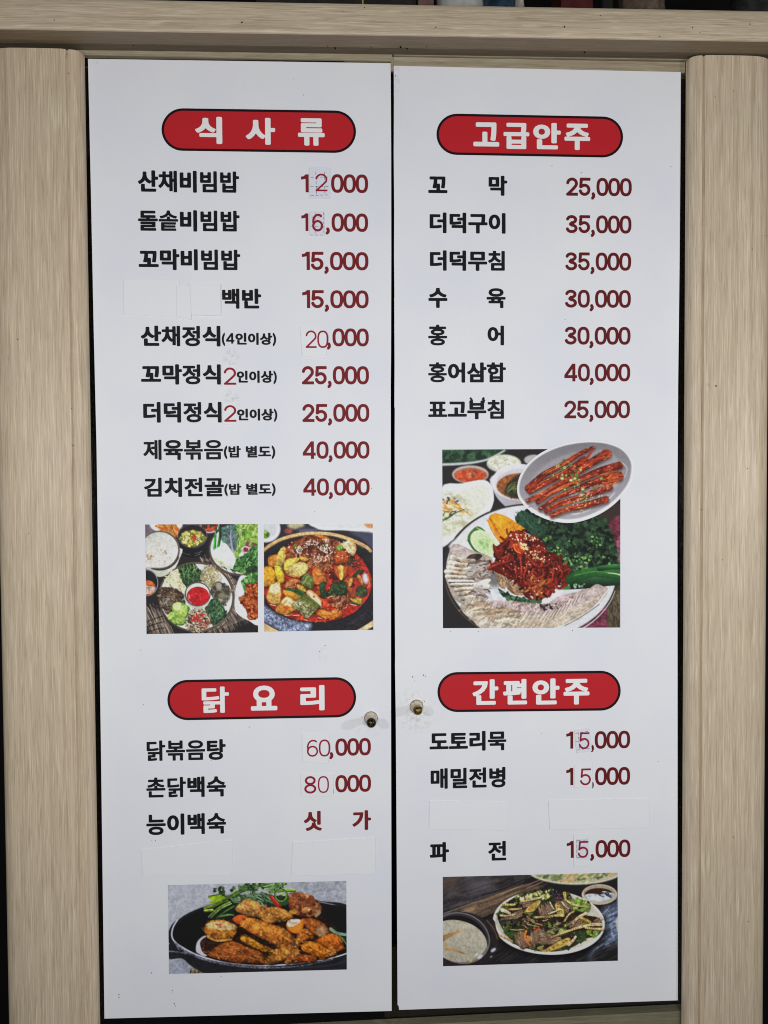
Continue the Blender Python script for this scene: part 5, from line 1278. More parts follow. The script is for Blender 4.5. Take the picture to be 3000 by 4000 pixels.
def lathe(profile, center, axis='z', seg=28):
    """profile: list of (radius, height along the axis)"""
    v, f = [], []
    c = np.array(center, float)
    m = len(profile)
    for r, h in profile:
        for k in range(seg):
            a = 2 * math.pi * k / seg
            if axis == 'z': v.append(c + (r * math.cos(a), r * math.sin(a), h))
            else: v.append(c + (r * math.cos(a), -h, r * math.sin(a)))
    for i in range(m - 1):
        for k in range(seg):
            j = (k + 1) % seg
            q = (i * seg + k, i * seg + j, (i + 1) * seg + j, (i + 1) * seg + k)
            f.append(q)
    f.append(tuple(range(seg - 1, -1, -1))); f.append(tuple((m - 1) * seg + k for k in range(seg)))
    return v, f


def join(parts):
    vs, fs, n = [], [], 0
    for v, f in parts:
        v = np.asarray(v, float)
        vs.append(v); fs += [tuple(i + n for i in t) for t in f]; n += len(v)
    return np.vstack(vs), fs


def auto_smooth(o, deg=35):
    me = o.data
    me.polygons.foreach_set('use_smooth', [True] * len(me.polygons))
    me.set_sharp_from_angle(angle=math.radians(deg))


# ------------------------------------------------------------------ the setting: wall behind, cabinet carcass
wv, wf = box(-2.4, 2.4, 0.62, 0.70, -1.9, 2.4)
tag(obj('wall', wv, wf, M['wall'], origin=(0, 0.62, -1.9)), kind='structure')

XL = (P(345, 1000, 0)[0] + P(373, 2600, 0)[0] + P(389, 3990, 0)[0] + P(331, 260, 0)[0]) / 4      # inner edge of the left upright
XR = (P(2674, 400, 0)[0] + P(2668, 2000, 0)[0] + P(2667, 3900, 0)[0]) / 3                         # inner edge of the right upright
ZTOP_L, ZTOP_R = P(150, 187, -.0250)[2] - .0004, P(2800, 215, -.0250)[2]
ZLOW = -1.12
cab = empty('cabinet', ((XL + XR) / 2, 0.15, ZLOW), 'tall pale wood grain cabinet framing the two menu doors', 'cabinet')


def upright(x, s, W, ztop, material, label):
    prof = [(0, -0.0008), (0.0008, -0.0085), (0.0025, -0.0135), (0.006, -0.0182), (0.011, -0.0212), (0.017, -0.0226), (0.0225, -0.0228),
            (0.0243, -0.0220), (0.0252, -0.0196), (0.0266, -0.0192), (0.0276, -0.0206), (0.0290, -0.0236), (0.036, -0.0247), (0.06, -0.0252),
            (W - 0.075, -0.0252), (W - 0.048, -0.0246), (W - 0.032, -0.0228), (W - 0.019, -0.0192), (W - 0.0095, -0.0140), (W - 0.003, -0.0072),
            (W, 0.0), (W, 0.028), (0.02, 0.028), (0.02, -0.0008)]
    outl = [(x + s * a, d) for a, d in prof]
    v, f = prism_z(outl if s < 0 else outl[::-1], ZLOW, ztop)
    o = obj('side_post', v, f, material, cab)
    auto_smooth(o, 40)
    o['label'] = label
    return o


post_l = upright(XL, -1, 0.180, ZTOP_L, M['wood_v'], 'wood grain side post along the left menu door')
post_r = upright(XR, 1, 0.173, ZTOP_R, M['wood_v2'], 'wood grain side post along the right menu door')


def flecks(pts, d, material, parent, name='dirt_speck', seed=5):
    r = random.Random(seed)
    parts = []
    for x, y, s in pts:
        n = 7
        s *= .68
        ring = [(x + s * r.uniform(.6, 1.1) * math.cos(6.283 * k / n), y + s * r.uniform(.6, 1.2) * math.sin(6.283 * k / n)) for k in range(n)]
        v = PV(ring, d)
        parts.append((v, [tuple(range(n))]))
    v, f = join(parts)
    o = obj(name, v, f, material, parent)
    o['kind'] = 'stuff'
    return o


flecks([(285, 1739, 5), (267, 286, 4), (261, 211, 4), (110, 364, 3), (68, 1325, 5), (112, 2083, 3), (279, 1595, 3), (258, 222, 3)], -0.0258, M['speck'], post_l)
flecks([(2797, 1507, 6), (2765, 1500, 3), (2770, 1507, 3), (2939, 973, 4), (2865, 355, 3), (2794, 378, 3), (2866, 3270, 4), (2921, 1830, 3), (2742, 1990, 3), (2993, 920, 3), (2925, 3600, 3), (2822, 2187, 3)], -0.0258, M['speck'], post_r)

M['post_glint'] = mat('pale_bead_glint', ink((214, 207, 194)), 0.5, 0.3)  # pale colour painting the lamp's glint along the post bead
rsc = random.Random(12)
flecks([(304 + (y - 1335) * .05 + rsc.uniform(-3, 3), y, rsc.uniform(1.5, 3.4)) for y in range(1338, 1516, 8)] + [(258, 1420, 3), (264, 1428, 2), (262, 1462, 3)], -0.0262, M['post_glint'], post_l, 'glint_fleck', 8)

# top rail: cornice profile (depth, height)
RD = -.088                                      # how far the rail stands forward
z_top = P(1500, 10, RD)[2]
z_arr = P(1500, 133, RD)[2]
z_und = P(1500, 188, -.0262)[2]
z_low = P(1500, 211, -.0035)[2]
ZR0 = P(1500, 231, 0.0)[2]
prof = [(RD + .0075, z_top), (RD + .003, z_top - .0015), (RD + .0008, z_top - .005), (RD, z_top - .012), (RD, z_arr + .008), (RD + .0006, z_arr + .003), (RD + .0020, z_arr + .0006),
        (RD + .0045, z_arr), (RD + .006, z_arr + .0005), (RD + .010, z_und + .010), (0.30, z_low + .010), (0.30, z_top)]
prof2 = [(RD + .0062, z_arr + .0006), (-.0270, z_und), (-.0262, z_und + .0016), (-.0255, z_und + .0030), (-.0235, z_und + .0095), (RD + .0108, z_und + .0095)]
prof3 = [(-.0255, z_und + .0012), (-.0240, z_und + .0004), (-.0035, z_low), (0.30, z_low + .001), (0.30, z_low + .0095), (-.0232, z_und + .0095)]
RAIL_TILT = 0.0
v, f = prism_x(prof, -1.25, 1.25)
v = [(x, y, z + .0042 * (x + .013)) for x, y, z in v]
rail = obj('top_rail', v, f, M['wood_h'], cab)
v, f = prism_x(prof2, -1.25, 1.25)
sof = obj('soffit', [(x, y, z + .0042 * (x + .013)) for x, y, z in v], f, M['wood_shaded'], cab)
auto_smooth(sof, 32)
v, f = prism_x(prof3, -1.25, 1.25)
obj('soffit_recess', [(x, y, z + .0042 * (x + .013)) for x, y, z in v], f, M['wood_shade_grime'], cab)
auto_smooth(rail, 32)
flecks([(212, 78, 4), (945, 87, 6), (2205, 104, 5), (2345, 60, 4), (2705, 107, 4), (2930, 94, 4), (2760, 37, 3), (1424, 30, 4), (1702, 106, 4), (2734, 128, 3), (1340, 44, 3), (2577, 143, 3)], RD - .0004, M['void'], rail)
flecks([(1565, 184, 7), (1590, 190, 6), (1310, 188, 7), (1280, 180, 4), (1450, 186, 4), (2283, 204, 6), (2430, 152, 4), (1666, 182, 3), (1140, 180, 3), (520, 178, 4)], -0.0405, M['void'], rail, seed=9)

# door head strip below the rail, black strip painted for the shaded gap, boards seen through the glass
def bar(name, px, d, thick, material, parent, label=None):
    v, f = extrude_poly(PV(px, d), thick)
    o = obj(name, v[:, :], f, material, parent)
    if label: o['label'] = label
    return o


bar('head_strip', [(300, 196), (1532, 206), (1532, 238), (300, 214)], -0.0020, 0.010, M['wood_old'], cab)
bar('head_strip', [(1538, 206), (2705, 214), (2705, 235), (1538, 216)], -0.0020, 0.010, M['wood_old'], cab)
bar('joint_strip', [(1526.5, 222), (1538.5, 222), (1537.5, 278), (1527.5, 278)], 0.0008, 0.004, M['wood_old'], cab)
bar('gap_shade_strip', [(300, 205), (2720, 212), (2720, 262), (300, 252)], 0.0125, 0.004, M['void'], cab)
v, f = box(XL - .03, XR + .03, 0.0170, 0.030, P(1500, 268, .0125)[2], P(1500, 215, .0125)[2])
obj('head_board', v, f, M['wood_old'], cab)
bl = PV([(330, 4069), (330, 4070), (2720, 3946), (2720, 4110), (330, 4300)], 0.014)
v, f = extrude_poly([bl[0], bl[2], bl[3], bl[4]][::1], 0.02)
obj('bottom_board', v, f, M['wood_old'], cab)
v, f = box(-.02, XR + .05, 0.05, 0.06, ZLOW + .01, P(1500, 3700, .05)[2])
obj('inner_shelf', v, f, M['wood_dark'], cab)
parts = [box(XL - .03, XR + .03, 0.31, 0.32, ZLOW, z_low - .002), box(XL - .04, XL - .022, 0.0285, 0.32, ZLOW, z_low - .002), box(XR + .022, XR + .04, 0.0285, 0.32, ZLOW, z_low - .002)]
v, f = join(parts)
obj('carcass', v, f, M['void'], cab)


# ------------------------------------------------------------------ the two menu doors
LEFT_EDGE = [(343.6, 229.7), (349, 471), (355, 742), (360.5, 1013), (366, 1285), (377, 1742), (385, 2287), (394, 2900), (401, 3450), (408, 3979)]
LEFT_GAP = [(1530, 3949), (1529, 3400), (1527.5, 2800), (1527, 2200), (1526.5, 1500), (1527.5, 1385), (1528.5, 1000), (1528, 600), (1526.5, 330), (1526, 247)]
RIGHT_GAP = [(1538, 257), (1538.8, 400), (1538, 600), (1539.8, 820), (1539.2, 1000), (1540.6, 1160), (1539.9, 1162), (1541.2, 1420), (1540.4, 1590), (1542, 1594), (1541.6, 1720), (1542.2, 2000), (1541.8, 2300), (1543.4, 2560), (1543, 2600), (1546, 2800), (1550, 3400), (1553, 3925), (1557.5, 3931), (1559, 3945)]
RIGHT_EDGE = [(2648, 3907.6), (2647, 2900), (2646, 2000), (2649, 1500), (2655, 1000), (2658, 600), (2660, 281.5)]

STL = [(P(1449, 2830), .05, .03, (186, 182, 176), .35), (P(905, 1398), .02, .022, (160, 159, 161), .6), (P(905, 1560), .02, .022, (160, 159, 161), .6), (P(1255, 2555), .02, .02, (190, 190, 194), .4)]  # first smudge darkens the film where the left knob's shadow falls
STR = [(P(1600, 2740), .045, .03, (176, 168, 154), .4), (P(1625, 2815), .04, .028, (160, 142, 116), .5), (P(1670, 2770), .05, .035, (190, 187, 182), .25), (P(1546, 300), .012, .05, (186, 183, 176), .5), (P(1820, 1370), .03, .1, (228, 231, 238), .5)]


def make_door(px_org, sheet_px, pane_px, label, stains_and_shade, sheet_label):
    o3 = P(*px_org)
    d = empty('menu_door', o3, label, 'cabinet door', 'pair of menu doors')
    d['kind'] = 'thing'
    pv = PV(pane_px, 0.0010)
    v, f = extrude_poly(pv[::-1], 0.005)
    obj('glass_pane', v, f, M['glass'], d)
    sv = PV(sheet_px, 0.0)
    v, f = extrude_poly(sv[::-1], 0.0008)
    m = sheet_mat('white_menu_film', [((p[0] - o3[0], 0, p[2] - o3[2]), a, b, c, k) for p, a, b, c, k in stains_and_shade])
    s = obj('menu_sheet', v, f, m, d)
    s['label'] = sheet_label
    return d


left = make_door((950, 3990), LEFT_EDGE + LEFT_GAP, [(300, 226), (300, 4130), (1525, 4130), (1522, 240)], 'left menu door with red banners, nine meals and chicken dishes', STL, 'white sheet listing meals and chicken dishes')
right = make_door((2100, 3990), RIGHT_GAP + RIGHT_EDGE, [(1541, 266), (1555, 4130), (2710, 4130), (2710, 289)], 'right menu door with premium and simple snack lists and raw pork platter photo'.replace('raw ', ''), STR, 'white sheet listing snack dishes')


bar('top_strip', [(1539.5, 222), (2677, 243.5), (2676, 284), (1539.5, 262)], 0.0009, 0.004, M['wood_old'], right, 'strip of olive stained wood above the white sheet')


def pill(x0, x1, yl0, yl1, yr0, yr1, inset, n=18):
    """stadium outline: left end heights yl0..yl1, right end yr0..yr1 (photo pixels)"""
    rl, rr = (yl1 - yl0) / 2, (yr1 - yr0) / 2
    out = []
    for k in range(n + 1):
        a = math.pi / 2 + math.pi * k / n
        out.append((x0 + rl + (rl - inset) * math.cos(a), (yl0 + yl1) / 2 - (rl - inset) * math.sin(a)))
    for k in range(n + 1):
        a = -math.pi / 2 + math.pi * k / n
        out.append((x1 - rr + (rr - inset) * math.cos(a), (yr0 + yr1) / 2 - (rr - inset) * math.sin(a)))
    return out


def banner(parent, pillpx, glyphs, label):
    v = PV(pill(*pillpx, 0), -0.0003)
    vv, ff = extrude_poly(v, 0.0002)
    b = obj('heading_banner', vv, ff, M['banner_rim'], parent)
    b['label'] = label
    v = PV(pill(*pillpx, 9.5), -0.0005)
    vv, ff = extrude_poly(v, 0.0001)
    obj('red_field', vv, ff, M['banner_red'], b)
    for ch, bx in glyphs:
        text_part('letter', ch, bx, -0.0007, M['white_print'], b, bold=0.038, res=72)
    return b


banner(left, (631, 1390.6, 423, 589, 431.6, 597), [('식', (762, 456, 868, 562)), ('사', (960, 460, 1075, 565)), ('류', (1164, 462, 1268, 569))], 'red banner reading 식 사 류')
banner(right, (1705, 2434, 444, 605, 455, 615), [('고', (1849, 478, 1950, 572)), ('급', (1967, 480, 2067.5, 582)), ('안', (2082.6, 480, 2190.5, 583)), ('주', (2205, 483, 2305, 586))], 'red banner reading 고급안주')


def E_(b): return (500 + b[0] / 1.58, 2600 + b[1] / 1.58, 500 + b[2] / 1.58, 2600 + b[3] / 1.58)
def F_(b): return (1600 + b[0] / 1.58, 2600 + b[1] / 1.58, 1600 + b[2] / 1.58, 2600 + b[3] / 1.58)
def A_(b): return (450 + b[0] / 1.5082, 600 + b[1] / 1.5082, 450 + b[2] / 1.5082, 600 + b[3] / 1.5082)
def B_(b): return (450 + b[0] / 1.5082, 1200 + b[1] / 1.5082, 450 + b[2] / 1.5082, 1200 + b[3] / 1.5082)
def C_(b): return (1600 + b[0] / 1.659, 600 + b[1] / 1.659, 1600 + b[2] / 1.659, 600 + b[3] / 1.659)
def D_(b): return (1600 + b[0] / 1.659, 1150 + b[1] / 1.659, 1600 + b[2] / 1.659, 1150 + b[3] / 1.659)
def pts(F, ps):
    out = []
    for x, y in ps:
        q = F((x, y, x, y)); out.append((q[0], q[1]))
    return out


def p4(F, x0, x1, l0, l1, r0, r1):
    a = F((x0, l0, x1, l1)); b = F((x0, r0, x1, r1))
    return (a[0], a[2], a[1], a[3], b[1], b[3])


banner(left, p4(E_, 243, 1408, 88, 337, 72, 320), [('닭', E_((455, 130, 623, 292))), ('요', E_((758, 123, 921, 277))), ('리', E_((1063, 121, 1213, 277)))], 'red banner reading 닭 요 리')
banner(right, p4(F_, 172, 1303, 40, 287, 32, 278), [('간', F_((388, 85, 548, 242))), ('편', F_((577, 83, 725, 240))), ('안', F_((758, 80, 925, 240))), ('주', F_((950, 82, 1110, 240)))], 'red banner reading 간편안주')

DZ = -0.0003
DS = -0.0013                                    # top of a stuck-on patch


def dish(parent, F, text, b, ink_='black_ink', bold=0.037, skew=0.0, name='dish_name'):
    o = text_part(name, text, F(b), DZ, M[ink_], parent, bold=bold, skew=skew)
    o['label'] = ('black' if ink_ == 'black_ink' else 'red') + ' lettering ' + text
    return o


def price(parent, F, text, b, ink_='price_ink', dw=0.168):
    o = text_part('price', text, F(b), DZ, M[ink_], parent, dw=dw)
    o['label'] = 'dark red figures ' + text
    return o


for t, b in (('산채비빔밥', (133, 101, 730, 230)), ('돌솥비빔밥', (135, 333, 733, 459)), ('꼬막비빔밥', (138, 563, 737, 687)), ('백반', (630, 795, 860, 914))):
    dish(left, A_, t, b)
for t, b in (('산채정식', (150, 109, 620, 231)), ('꼬막정식', (152, 336, 622, 456)), ('더덕정식', (165, 558, 627, 680)), ('제육볶음', (165, 780, 635, 900)), ('김치전골', (170, 1003, 640, 1118))):
    dish(left, B_, t, b)
for t, b in (('(4인이상)', (628, 150, 948, 230)), ('인이상)', (716, 373, 952, 454)), ('인이상)', (718, 597, 955, 676)), ('(밥 별도)', (640, 815, 943, 895)), ('(밥 별도)', (643, 1037, 945, 1114))):
    dish(left, B_, t, b, bold=0.040, name='dish_note')
for t, b in (('닭볶음탕', (115, 458, 603, 586)), ('촌닭백숙', (113, 686, 604, 813)), ('능이백숙', (113, 912, 605, 1043))):
    dish(left, E_, t, b)
dish(left, E_, '싯', (1085, 898, 1196, 1020), 'price_ink', name='price'); dish(left, E_, '가', (1385, 893, 1500, 1015), 'price_ink', name='price')
for t, b in (('꼬', (121, 148, 245, 256)), ('막', (512, 143, 633, 273)), ('더덕구이', (130, 383, 622, 517)), ('더덕무침', (132, 628, 617, 760)), ('수', (122, 870, 245, 1000)), ('육', (499, 872, 622, 1001))):
    dish(right, C_, t, b)
for t, b in (('홍', (121, 196, 243, 331)), ('어', (505, 202, 612, 330)), ('홍어삼합', (121, 440, 624, 572)), ('표고부침', (121, 683, 612, 809))):
    dish(right, D_, t, b)
for t, b in (('도토리묵', (123, 405, 597, 527)), ('매밀전병', (130, 630, 592, 757)), ('파', (125, 1090, 243, 1213)), ('전', (485, 1083, 597, 1203))):
    dish(right, F_, t, b)

# prices; the parts of a price that show beside a stuck-on figure are printed on the sheet
for t, b in (('1', (1095, 122, 1140, 228)), ('000', (1272, 122, 1490, 232)), ('1', (1097, 352, 1138, 456)), (',', (1240, 352, 1264, 456)), ('000', (1275, 352, 1490, 461)), ('15,000', (1100, 579, 1492, 687)), ('15,000', (1102, 805, 1493, 911))):
    price(left, A_, t, b)
for t, b in ((',', (1248, 125, 1270, 229)), ('000', (1280, 125, 1494, 231)), ('25,000', (1100, 347, 1495, 455)), ('25,000', (1103, 570, 1497, 676)), ('40,000', (1105, 790, 1498, 893)), ('40,000', (1108, 1008, 1499, 1110))):
    price(left, B_, t, b)
for t, b in ((',', (1243, 448, 1267, 556)), ('000', (1280, 448, 1499, 556)), ('000', (1280, 674, 1500, 781))):
    price(left, E_, t, b)
for t, b in (('25,000', (1015, 157, 1440, 275)), ('35,000', (1013, 400, 1438, 517)), ('35,000', (1010, 641, 1436, 758)), ('30,000', (1008, 883, 1434, 999))):
    price(right, C_, t, b, 'price_ink2')
for t, b in (('30,000', (1006, 210, 1432, 326)), ('40,000', (1003, 449, 1430, 564)), ('25,000', (1003, 688, 1428, 803))):
    price(right, D_, t, b, 'price_ink2')
for t, b in (('1', (967, 407, 1010, 513)), (',', (1120, 404, 1138, 512)), ('000', (1143, 403, 1361, 512)), ('1', (967, 632, 1010, 738)), (',', (1125, 640, 1137, 738)), ('000', (1145, 627, 1361, 737)), ('1', (970, 1083, 1013, 1187)), (',', (1115, 1080, 1139, 1184)), ('000', (1148, 1075, 1363, 1184))):
    price(right, F_, t, b, 'price_ink2')

# stuck-on patches
M['patch'] = mat('off_white_vinyl', ink((215, 216, 229)), 0.58, 0.2)
M['patch_grey'] = mat('greyish_tape', ink((207, 208, 217)), 0.5, 0.25)


def ribbon(poly, w, d, closed=True):
    parts = []
    p = np.asarray(poly, float)
    n = len(p)
    for i in range(n if closed else n - 1):
        a, b = p[i], p[(i + 1) % n]
        t = (b - a) / (np.linalg.norm(b - a) + 1e-9)
        o = np.array([-t[1], t[0]]) * w / 2
        a2, b2 = a - t * w * .5, b + t * w * .5
        parts.append((PV([a2 - o, a2 + o, b2 + o, b2 - o], d - 0.00002 * (i % 2)), [(0, 1, 2, 3)]))
    return parts


def patch(parent, F, poly, m='patch', name='blank_patch', label=None, d=DS, edge=1.2):
    q = pts(F, poly)
    v, f = extrude_poly(PV(q, d), 0.0009)
    o = obj(name, v, f, M[m], parent)
    if label: o['label'] = label
    v, f = join(ribbon(q, edge, d + 0.0004))
    obj('grimy_edge', v, f, M['grime'], o)
    return o


def rect(x0, y0, x1, y1): return [(x0, y0), (x1, y0), (x1, y1), (x0, y1)]


def dashes(parent, F, lines, d, n=4):
    parts = []
    k = 0
    for (x0, y0, x1, y1) in lines:
        L = math.hypot(x1 - x0, y1 - y0); m = max(int(L / 26), 1)
        for i in range(m):
            t0, t1 = (i + .12) / m, (i + .66) / m
            a = (x0 + (x1 - x0) * t0, y0 + (y1 - y0) * t0); b = (x0 + (x1 - x0) * t1, y0 + (y1 - y0) * t1)
            parts += ribbon(pts(F, [a, b]), 1.7, d - k * 1e-6, False); k += 1
    v, f = join(parts)
    o = obj('dashed_guide', v, f, M['dash'], parent)
    return o


def numeral(parent, F, ch, b, dw=0.10, d=DS - 0.0003, m='sticker_red'):
    return text_part('figure', ch, F(b), d, M[m], parent, dw=dw)


patch(left, A_, [(51, 746), (376, 743), (378, 962), (362, 962), (51, 948)], label='larger blank patch left of 백반')
patch(left, A_, [(362, 778), (447, 776), (447, 978), (362, 962)], d=DS - 0.0010, label='narrow blank patch between the two larger ones')
patch(left, A_, [(440, 768), (620, 770), (622, 954), (449, 950)], d=DS - 0.0020, label='blank patch beside 백반')
s = patch(left, A_, [(1143, 84), (1200, 80), (1267, 84), (1265, 265), (1146, 263)], 'patch_grey', 'price_patch', 'taped patch with thin red figure two')
dashes(s, A_, [(1150, 140, 1262, 138), (1148, 195, 1265, 193), (1150, 247, 1262, 243), (1182, 105, 1186, 245), (1232, 105, 1236, 245)], DS - 0.00015)
numeral(s, A_, '2', (1180, 118, 1250, 222))
s = patch(left, A_, rect(1146, 342, 1232, 481), 'patch_grey', 'price_patch', 'taped patch with thin red figure six')
dashes(s, A_, [(1155, 374, 1228, 374), (1150, 428, 1230, 428), (1148, 480, 1230, 480), (1228, 345, 1230, 475), (1178, 345, 1178, 478)], DS - 0.00015)
numeral(s, A_, '6', (1160, 354, 1225, 459), 0.13)
s = patch(left, B_, [(1090, 118), (1170, 114), (1220, 116), (1226, 126), (1245, 128), (1243, 300), (1222, 304), (1192, 295), (1103, 288)], name='price_patch', label='patch with thin red figure twenty')
numeral(s, B_, '20', (1122, 137, 1256, 240))
for y0, y1, a, b in ((340, 470, (640, 355, 712, 457), rect(627, 340, 716, 470)), (565, 693, (642, 577, 713, 675), [(636, 567), (716, 564), (716, 688), (634, 693)])):
    s = patch(left, B_, b, name='number_patch', label='small white patch with red figure two')
    numeral(s, B_, '2', a, 0.12)
s = patch(left, E_, [(1075, 421), (1243, 428), (1235, 603), (1077, 597)], name='price_patch', label='patch with thin red figure sixty')
numeral(s, E_, '60', (1104, 457, 1248, 562), 0.095)
s = patch(left, E_, [(1067, 668), (1267, 670), (1266, 806), (1070, 810)], name='price_patch', label='patch with red figure eighty')
numeral(s, E_, '8', (1088, 682, 1162, 790), 0.118); numeral(s, E_, '0', (1172, 682, 1240, 786), 0.085)
v, f = join(ribbon(pts(E_, [(1267, 766), (1267, 788)]), 2.4, DZ, False)); obj('pen_tick', v, f, M['price_ink'], left)
patch(left, E_, [(80, 1140), (648, 1080), (640, 1297), (92, 1298)], label='slanted blank patch at the end of the chicken list')
patch(left, E_, [(1018, 1092), (1526, 1065), (1525, 1286), (1008, 1297)], label='blank patch below the red 싯 가')
s = patch(right, F_, [(1018, 395), (1108, 387), (1125, 525), (1032, 540)], 'patch_grey', 'price_patch', 'tilted taped patch with thin red five, topmost')
dashes(s, F_, [(1022, 418, 1110, 405), (1024, 468, 1114, 458), (1030, 522, 1122, 508), (1040, 410, 1050, 520)], DS - 0.00015)
numeral(s, F_, '5', (1045, 412, 1110, 516), 0.11)
s = patch(right, F_, rect(1017, 612, 1127, 752), name='price_patch', label='white patch with thin red five')
numeral(s, F_, '5', (1052, 635, 1119, 739), 0.11)
s = patch(right, F_, [(1013, 1045), (1105, 1042), (1107, 1240), (1015, 1238)], 'patch', 'price_patch', 'tall taped patch with thin red five')
v, f = extrude_poly(PV(pts(F_, [(1028, 1070), (1105, 1066), (1107, 1196), (1030, 1200)]), DS - 0.0002), 0.0002); obj('tape', v, f, M['patch_grey'], s)
dashes(s, F_, [(1030, 1080, 1105, 1076), (1030, 1132, 1108, 1132), (1030, 1186, 1105, 1180), (1032, 1072, 1032, 1195)], DS - 0.00035)
numeral(s, F_, '5', (1038, 1083, 1103, 1187), 0.11, DS - 0.0006)
patch(right, F_, [(123, 836), (607, 843), (607, 1020), (500, 1014), (122, 1008)], label='blank patch above 파 전')
patch(right, F_, [(858, 834), (1478, 822), (1480, 1000), (866, 1013)], label='wide blank patch in the price column')
# pen scribbles that turn a printed letter into another
rs = random.Random(4)
parts = []
for cx, cy in ((398, 690), (476, 690)):
    for k in range(7):
        x, y, r = cx + rs.uniform(-5, 5), cy - 16 + k * 6, rs.uniform(7, 10)
        ring = [(x + r * rs.uniform(.8, 1.1) * math.cos(6.283 * j / 8), y + r * rs.uniform(.7, 1.1) * math.sin(6.283 * j / 8)) for j in range(8)]
        parts.append((PV(pts(D_, ring), DZ - 0.0002 - k * 1e-5 - (cx > 440) * 1e-4), [tuple(range(8))]))
v, f = join(parts); obj('pen_scribble', v, f, M['black_ink'], right)

# dirt specks on the sheets
flecks([(673, 3870, 3.5), (675, 3879, 2.5), (681, 3921, 4), (686, 3930, 3), (464, 3886, 4), (465, 3897, 3.5), (592, 3801, 4), (747, 3351, 2.5), (809, 3348, 2.5), (864, 3814, 3), (1148, 309, 2.5), (1186, 371, 3), (380, 245, 2.5), (1452, 2808 - 900, 2), (1338, 1949, 2.5), (550, 2540, 2.5), (607, 3284, 3), (593, 3284, 2.5), (825, 2970, 3), (975, 2840, 3), (560, 2752, 2.5), (1229, 1999, 3), (1270, 2522, 3), (1248, 2545, 2.5), (1476, 2807, 3.5), (1415, 2801, 3)], -0.00025, M['speck'], left, 'dirt_speck', 3)
flecks([(2156, 648, 3), (2271, 675, 3.5), (2207, 1248, 3), (2245, 912, 2.5), (2301, 913, 3), (2237, 2463, 3), (1869, 2466, 3), (1655, 2637, 5), (1663, 2642, 3), (1612, 2644, 4), (2116, 2864, 3), (2571, 2975, 2.5), (1545, 295, 4), (1551, 300, 3), (2621, 651, 3), (1658, 2740, 3.5), (1650, 2745, 2.5), (1618, 2660, 2.5), (1760, 2466, 2.5)], -0.00025, M['speck'], right, 'dirt_speck', 6)


# ------------------------------------------------------------------ knobs: cream flared stem with a tarnished brass tip
def tarnish(name, a, b, c, sc):
    m = mat(name, a, 0.34, 0.5, 0.85)
    g = N(m)
    n1 = g.noise(g.coords(), sc, 4, 0.65, .4)
    g.link(g.ramp(n1, [(0.40, a), (0.52, b), (0.66, c)]), g.b.inputs['Base Color'])
    return m


def cream(name, seed):
    m = mat(name, (.62, .57, .44), 0.3, 0.5)
    g = N(m)
    n1 = g.noise(g.coords((1, 1, 1), (seed, seed, 0)), 190, 4, 0.7)
    col = g.ramp(n1, [(0.52, (.66, .61, .48)), (0.62, (.46, .37, .22)), (0.74, (.12, .06, .03))])
    g.link(col, g.b.inputs['Base Color'])
    return m


def knob(parent, px, h, tip_mat, cream_mat, label):
    c = P(*px, 0.0)
    r = 0.0128
    v, f = lathe([(r * .98, 0.0), (r, 0.0015), (r * .97, 0.003), (r * .82, 0.0065), (r * .66, 0.011), (r * .58, 0.016), (r * .58, h - .012), (r * .62, h - .010)], c, 'y')
    k = obj('knob', v, f, cream_mat, parent)
    auto_smooth(k, 50); k['label'] = label
    t = 0.0098
    prof_ = [(r * .60, h - .0125)] + [(t * math.sin(a), h - .0045 - t * math.cos(a)) for a in np.radians([48, 65, 80, 92, 105, 120, 135, 150, 163, 174])]
    v, f = lathe(prof_, c, 'y')
    auto_smooth(obj('knob_tip', v, f, tip_mat, k), 50)
    v, f = lathe([(r * 1.08, -0.0001), (r * 1.08, 0.0003), (r * .99, 0.0006)], c, 'y'); obj('stain_ring', v, f, M['stain'], k)


M['stain'] = mat('brown_stain', ink((120, 100, 80)), 0.7, 0.2)
knob(left, (1449, 2805), .034, tarnish('blackened_brass', (.012, .012, .007), (.03, .028, .015), (.22, .18, .07), 330), cream('stained_cream_enamel', 2.0), 'cream knob with blackened tip')
knob(right, (1627, 2759), .030, tarnish('speckled_brass', (.03, .016, .006), (.20, .13, .04), (.55, .40, .15), 300), cream('cream_enamel', 5.5), 'cream knob with speckled brass tip')

# ------------------------------------------------------------------ food photographs printed on the sheets
photo_part(paint_set_meal(), [(25, 68), (1610, 60), (1616, 1588), (45, 1612)], (560, 2030), 3.6065, DZ, left, 'photo of a round vegetable platter with rice and side dishes')
photo_part(paint_stew(), [(38, 65), (1572, 55), (1580, 1552), (44, 1577)], (1020, 2030), 3.6065, DZ, left, 'photo of red pork stew in a black pan')
photo_part(paint_braised_chicken(), [(36, 63), (1620, 25), (1624, 812), (46, 853)], (640, 3430), 2.2726, DZ, left, 'photo of braised chicken in a black iron pan')
photo_part(paint_pork_platter(), [(57, 117), (1500, 109), (1499, 1558), (63, 1563)], (1700, 1700), 2.07375, DZ, right, 'photo of sliced pork round a heap of red radish')
photo_part(paint_acorn_salad(), [(45, 82), (1619, 43), (1621, 836), (48, 886)], (1710, 3390), 2.3042, DZ, right, 'photo of acorn jelly salad on a white plate')
pic, egg = paint_root_dish()
eg = spline(egg, 12)
ctr = eg.mean(0)
NR = 96
rr = np.linspace(0, 1, NR + 1)[1:]
q = np.vstack([ctr[None]] + [ctr + (eg - ctr) * t for t in rr])
vv = PV(q / 2.07375 + np.array([1700, 1700]), DZ - 0.0005)
ns = len(eg)
ff = []
for i in range(ns):
    j = (i + 1) % ns
    ff.append((0, 1 + i, 1 + j, 1 + j))
fq = []
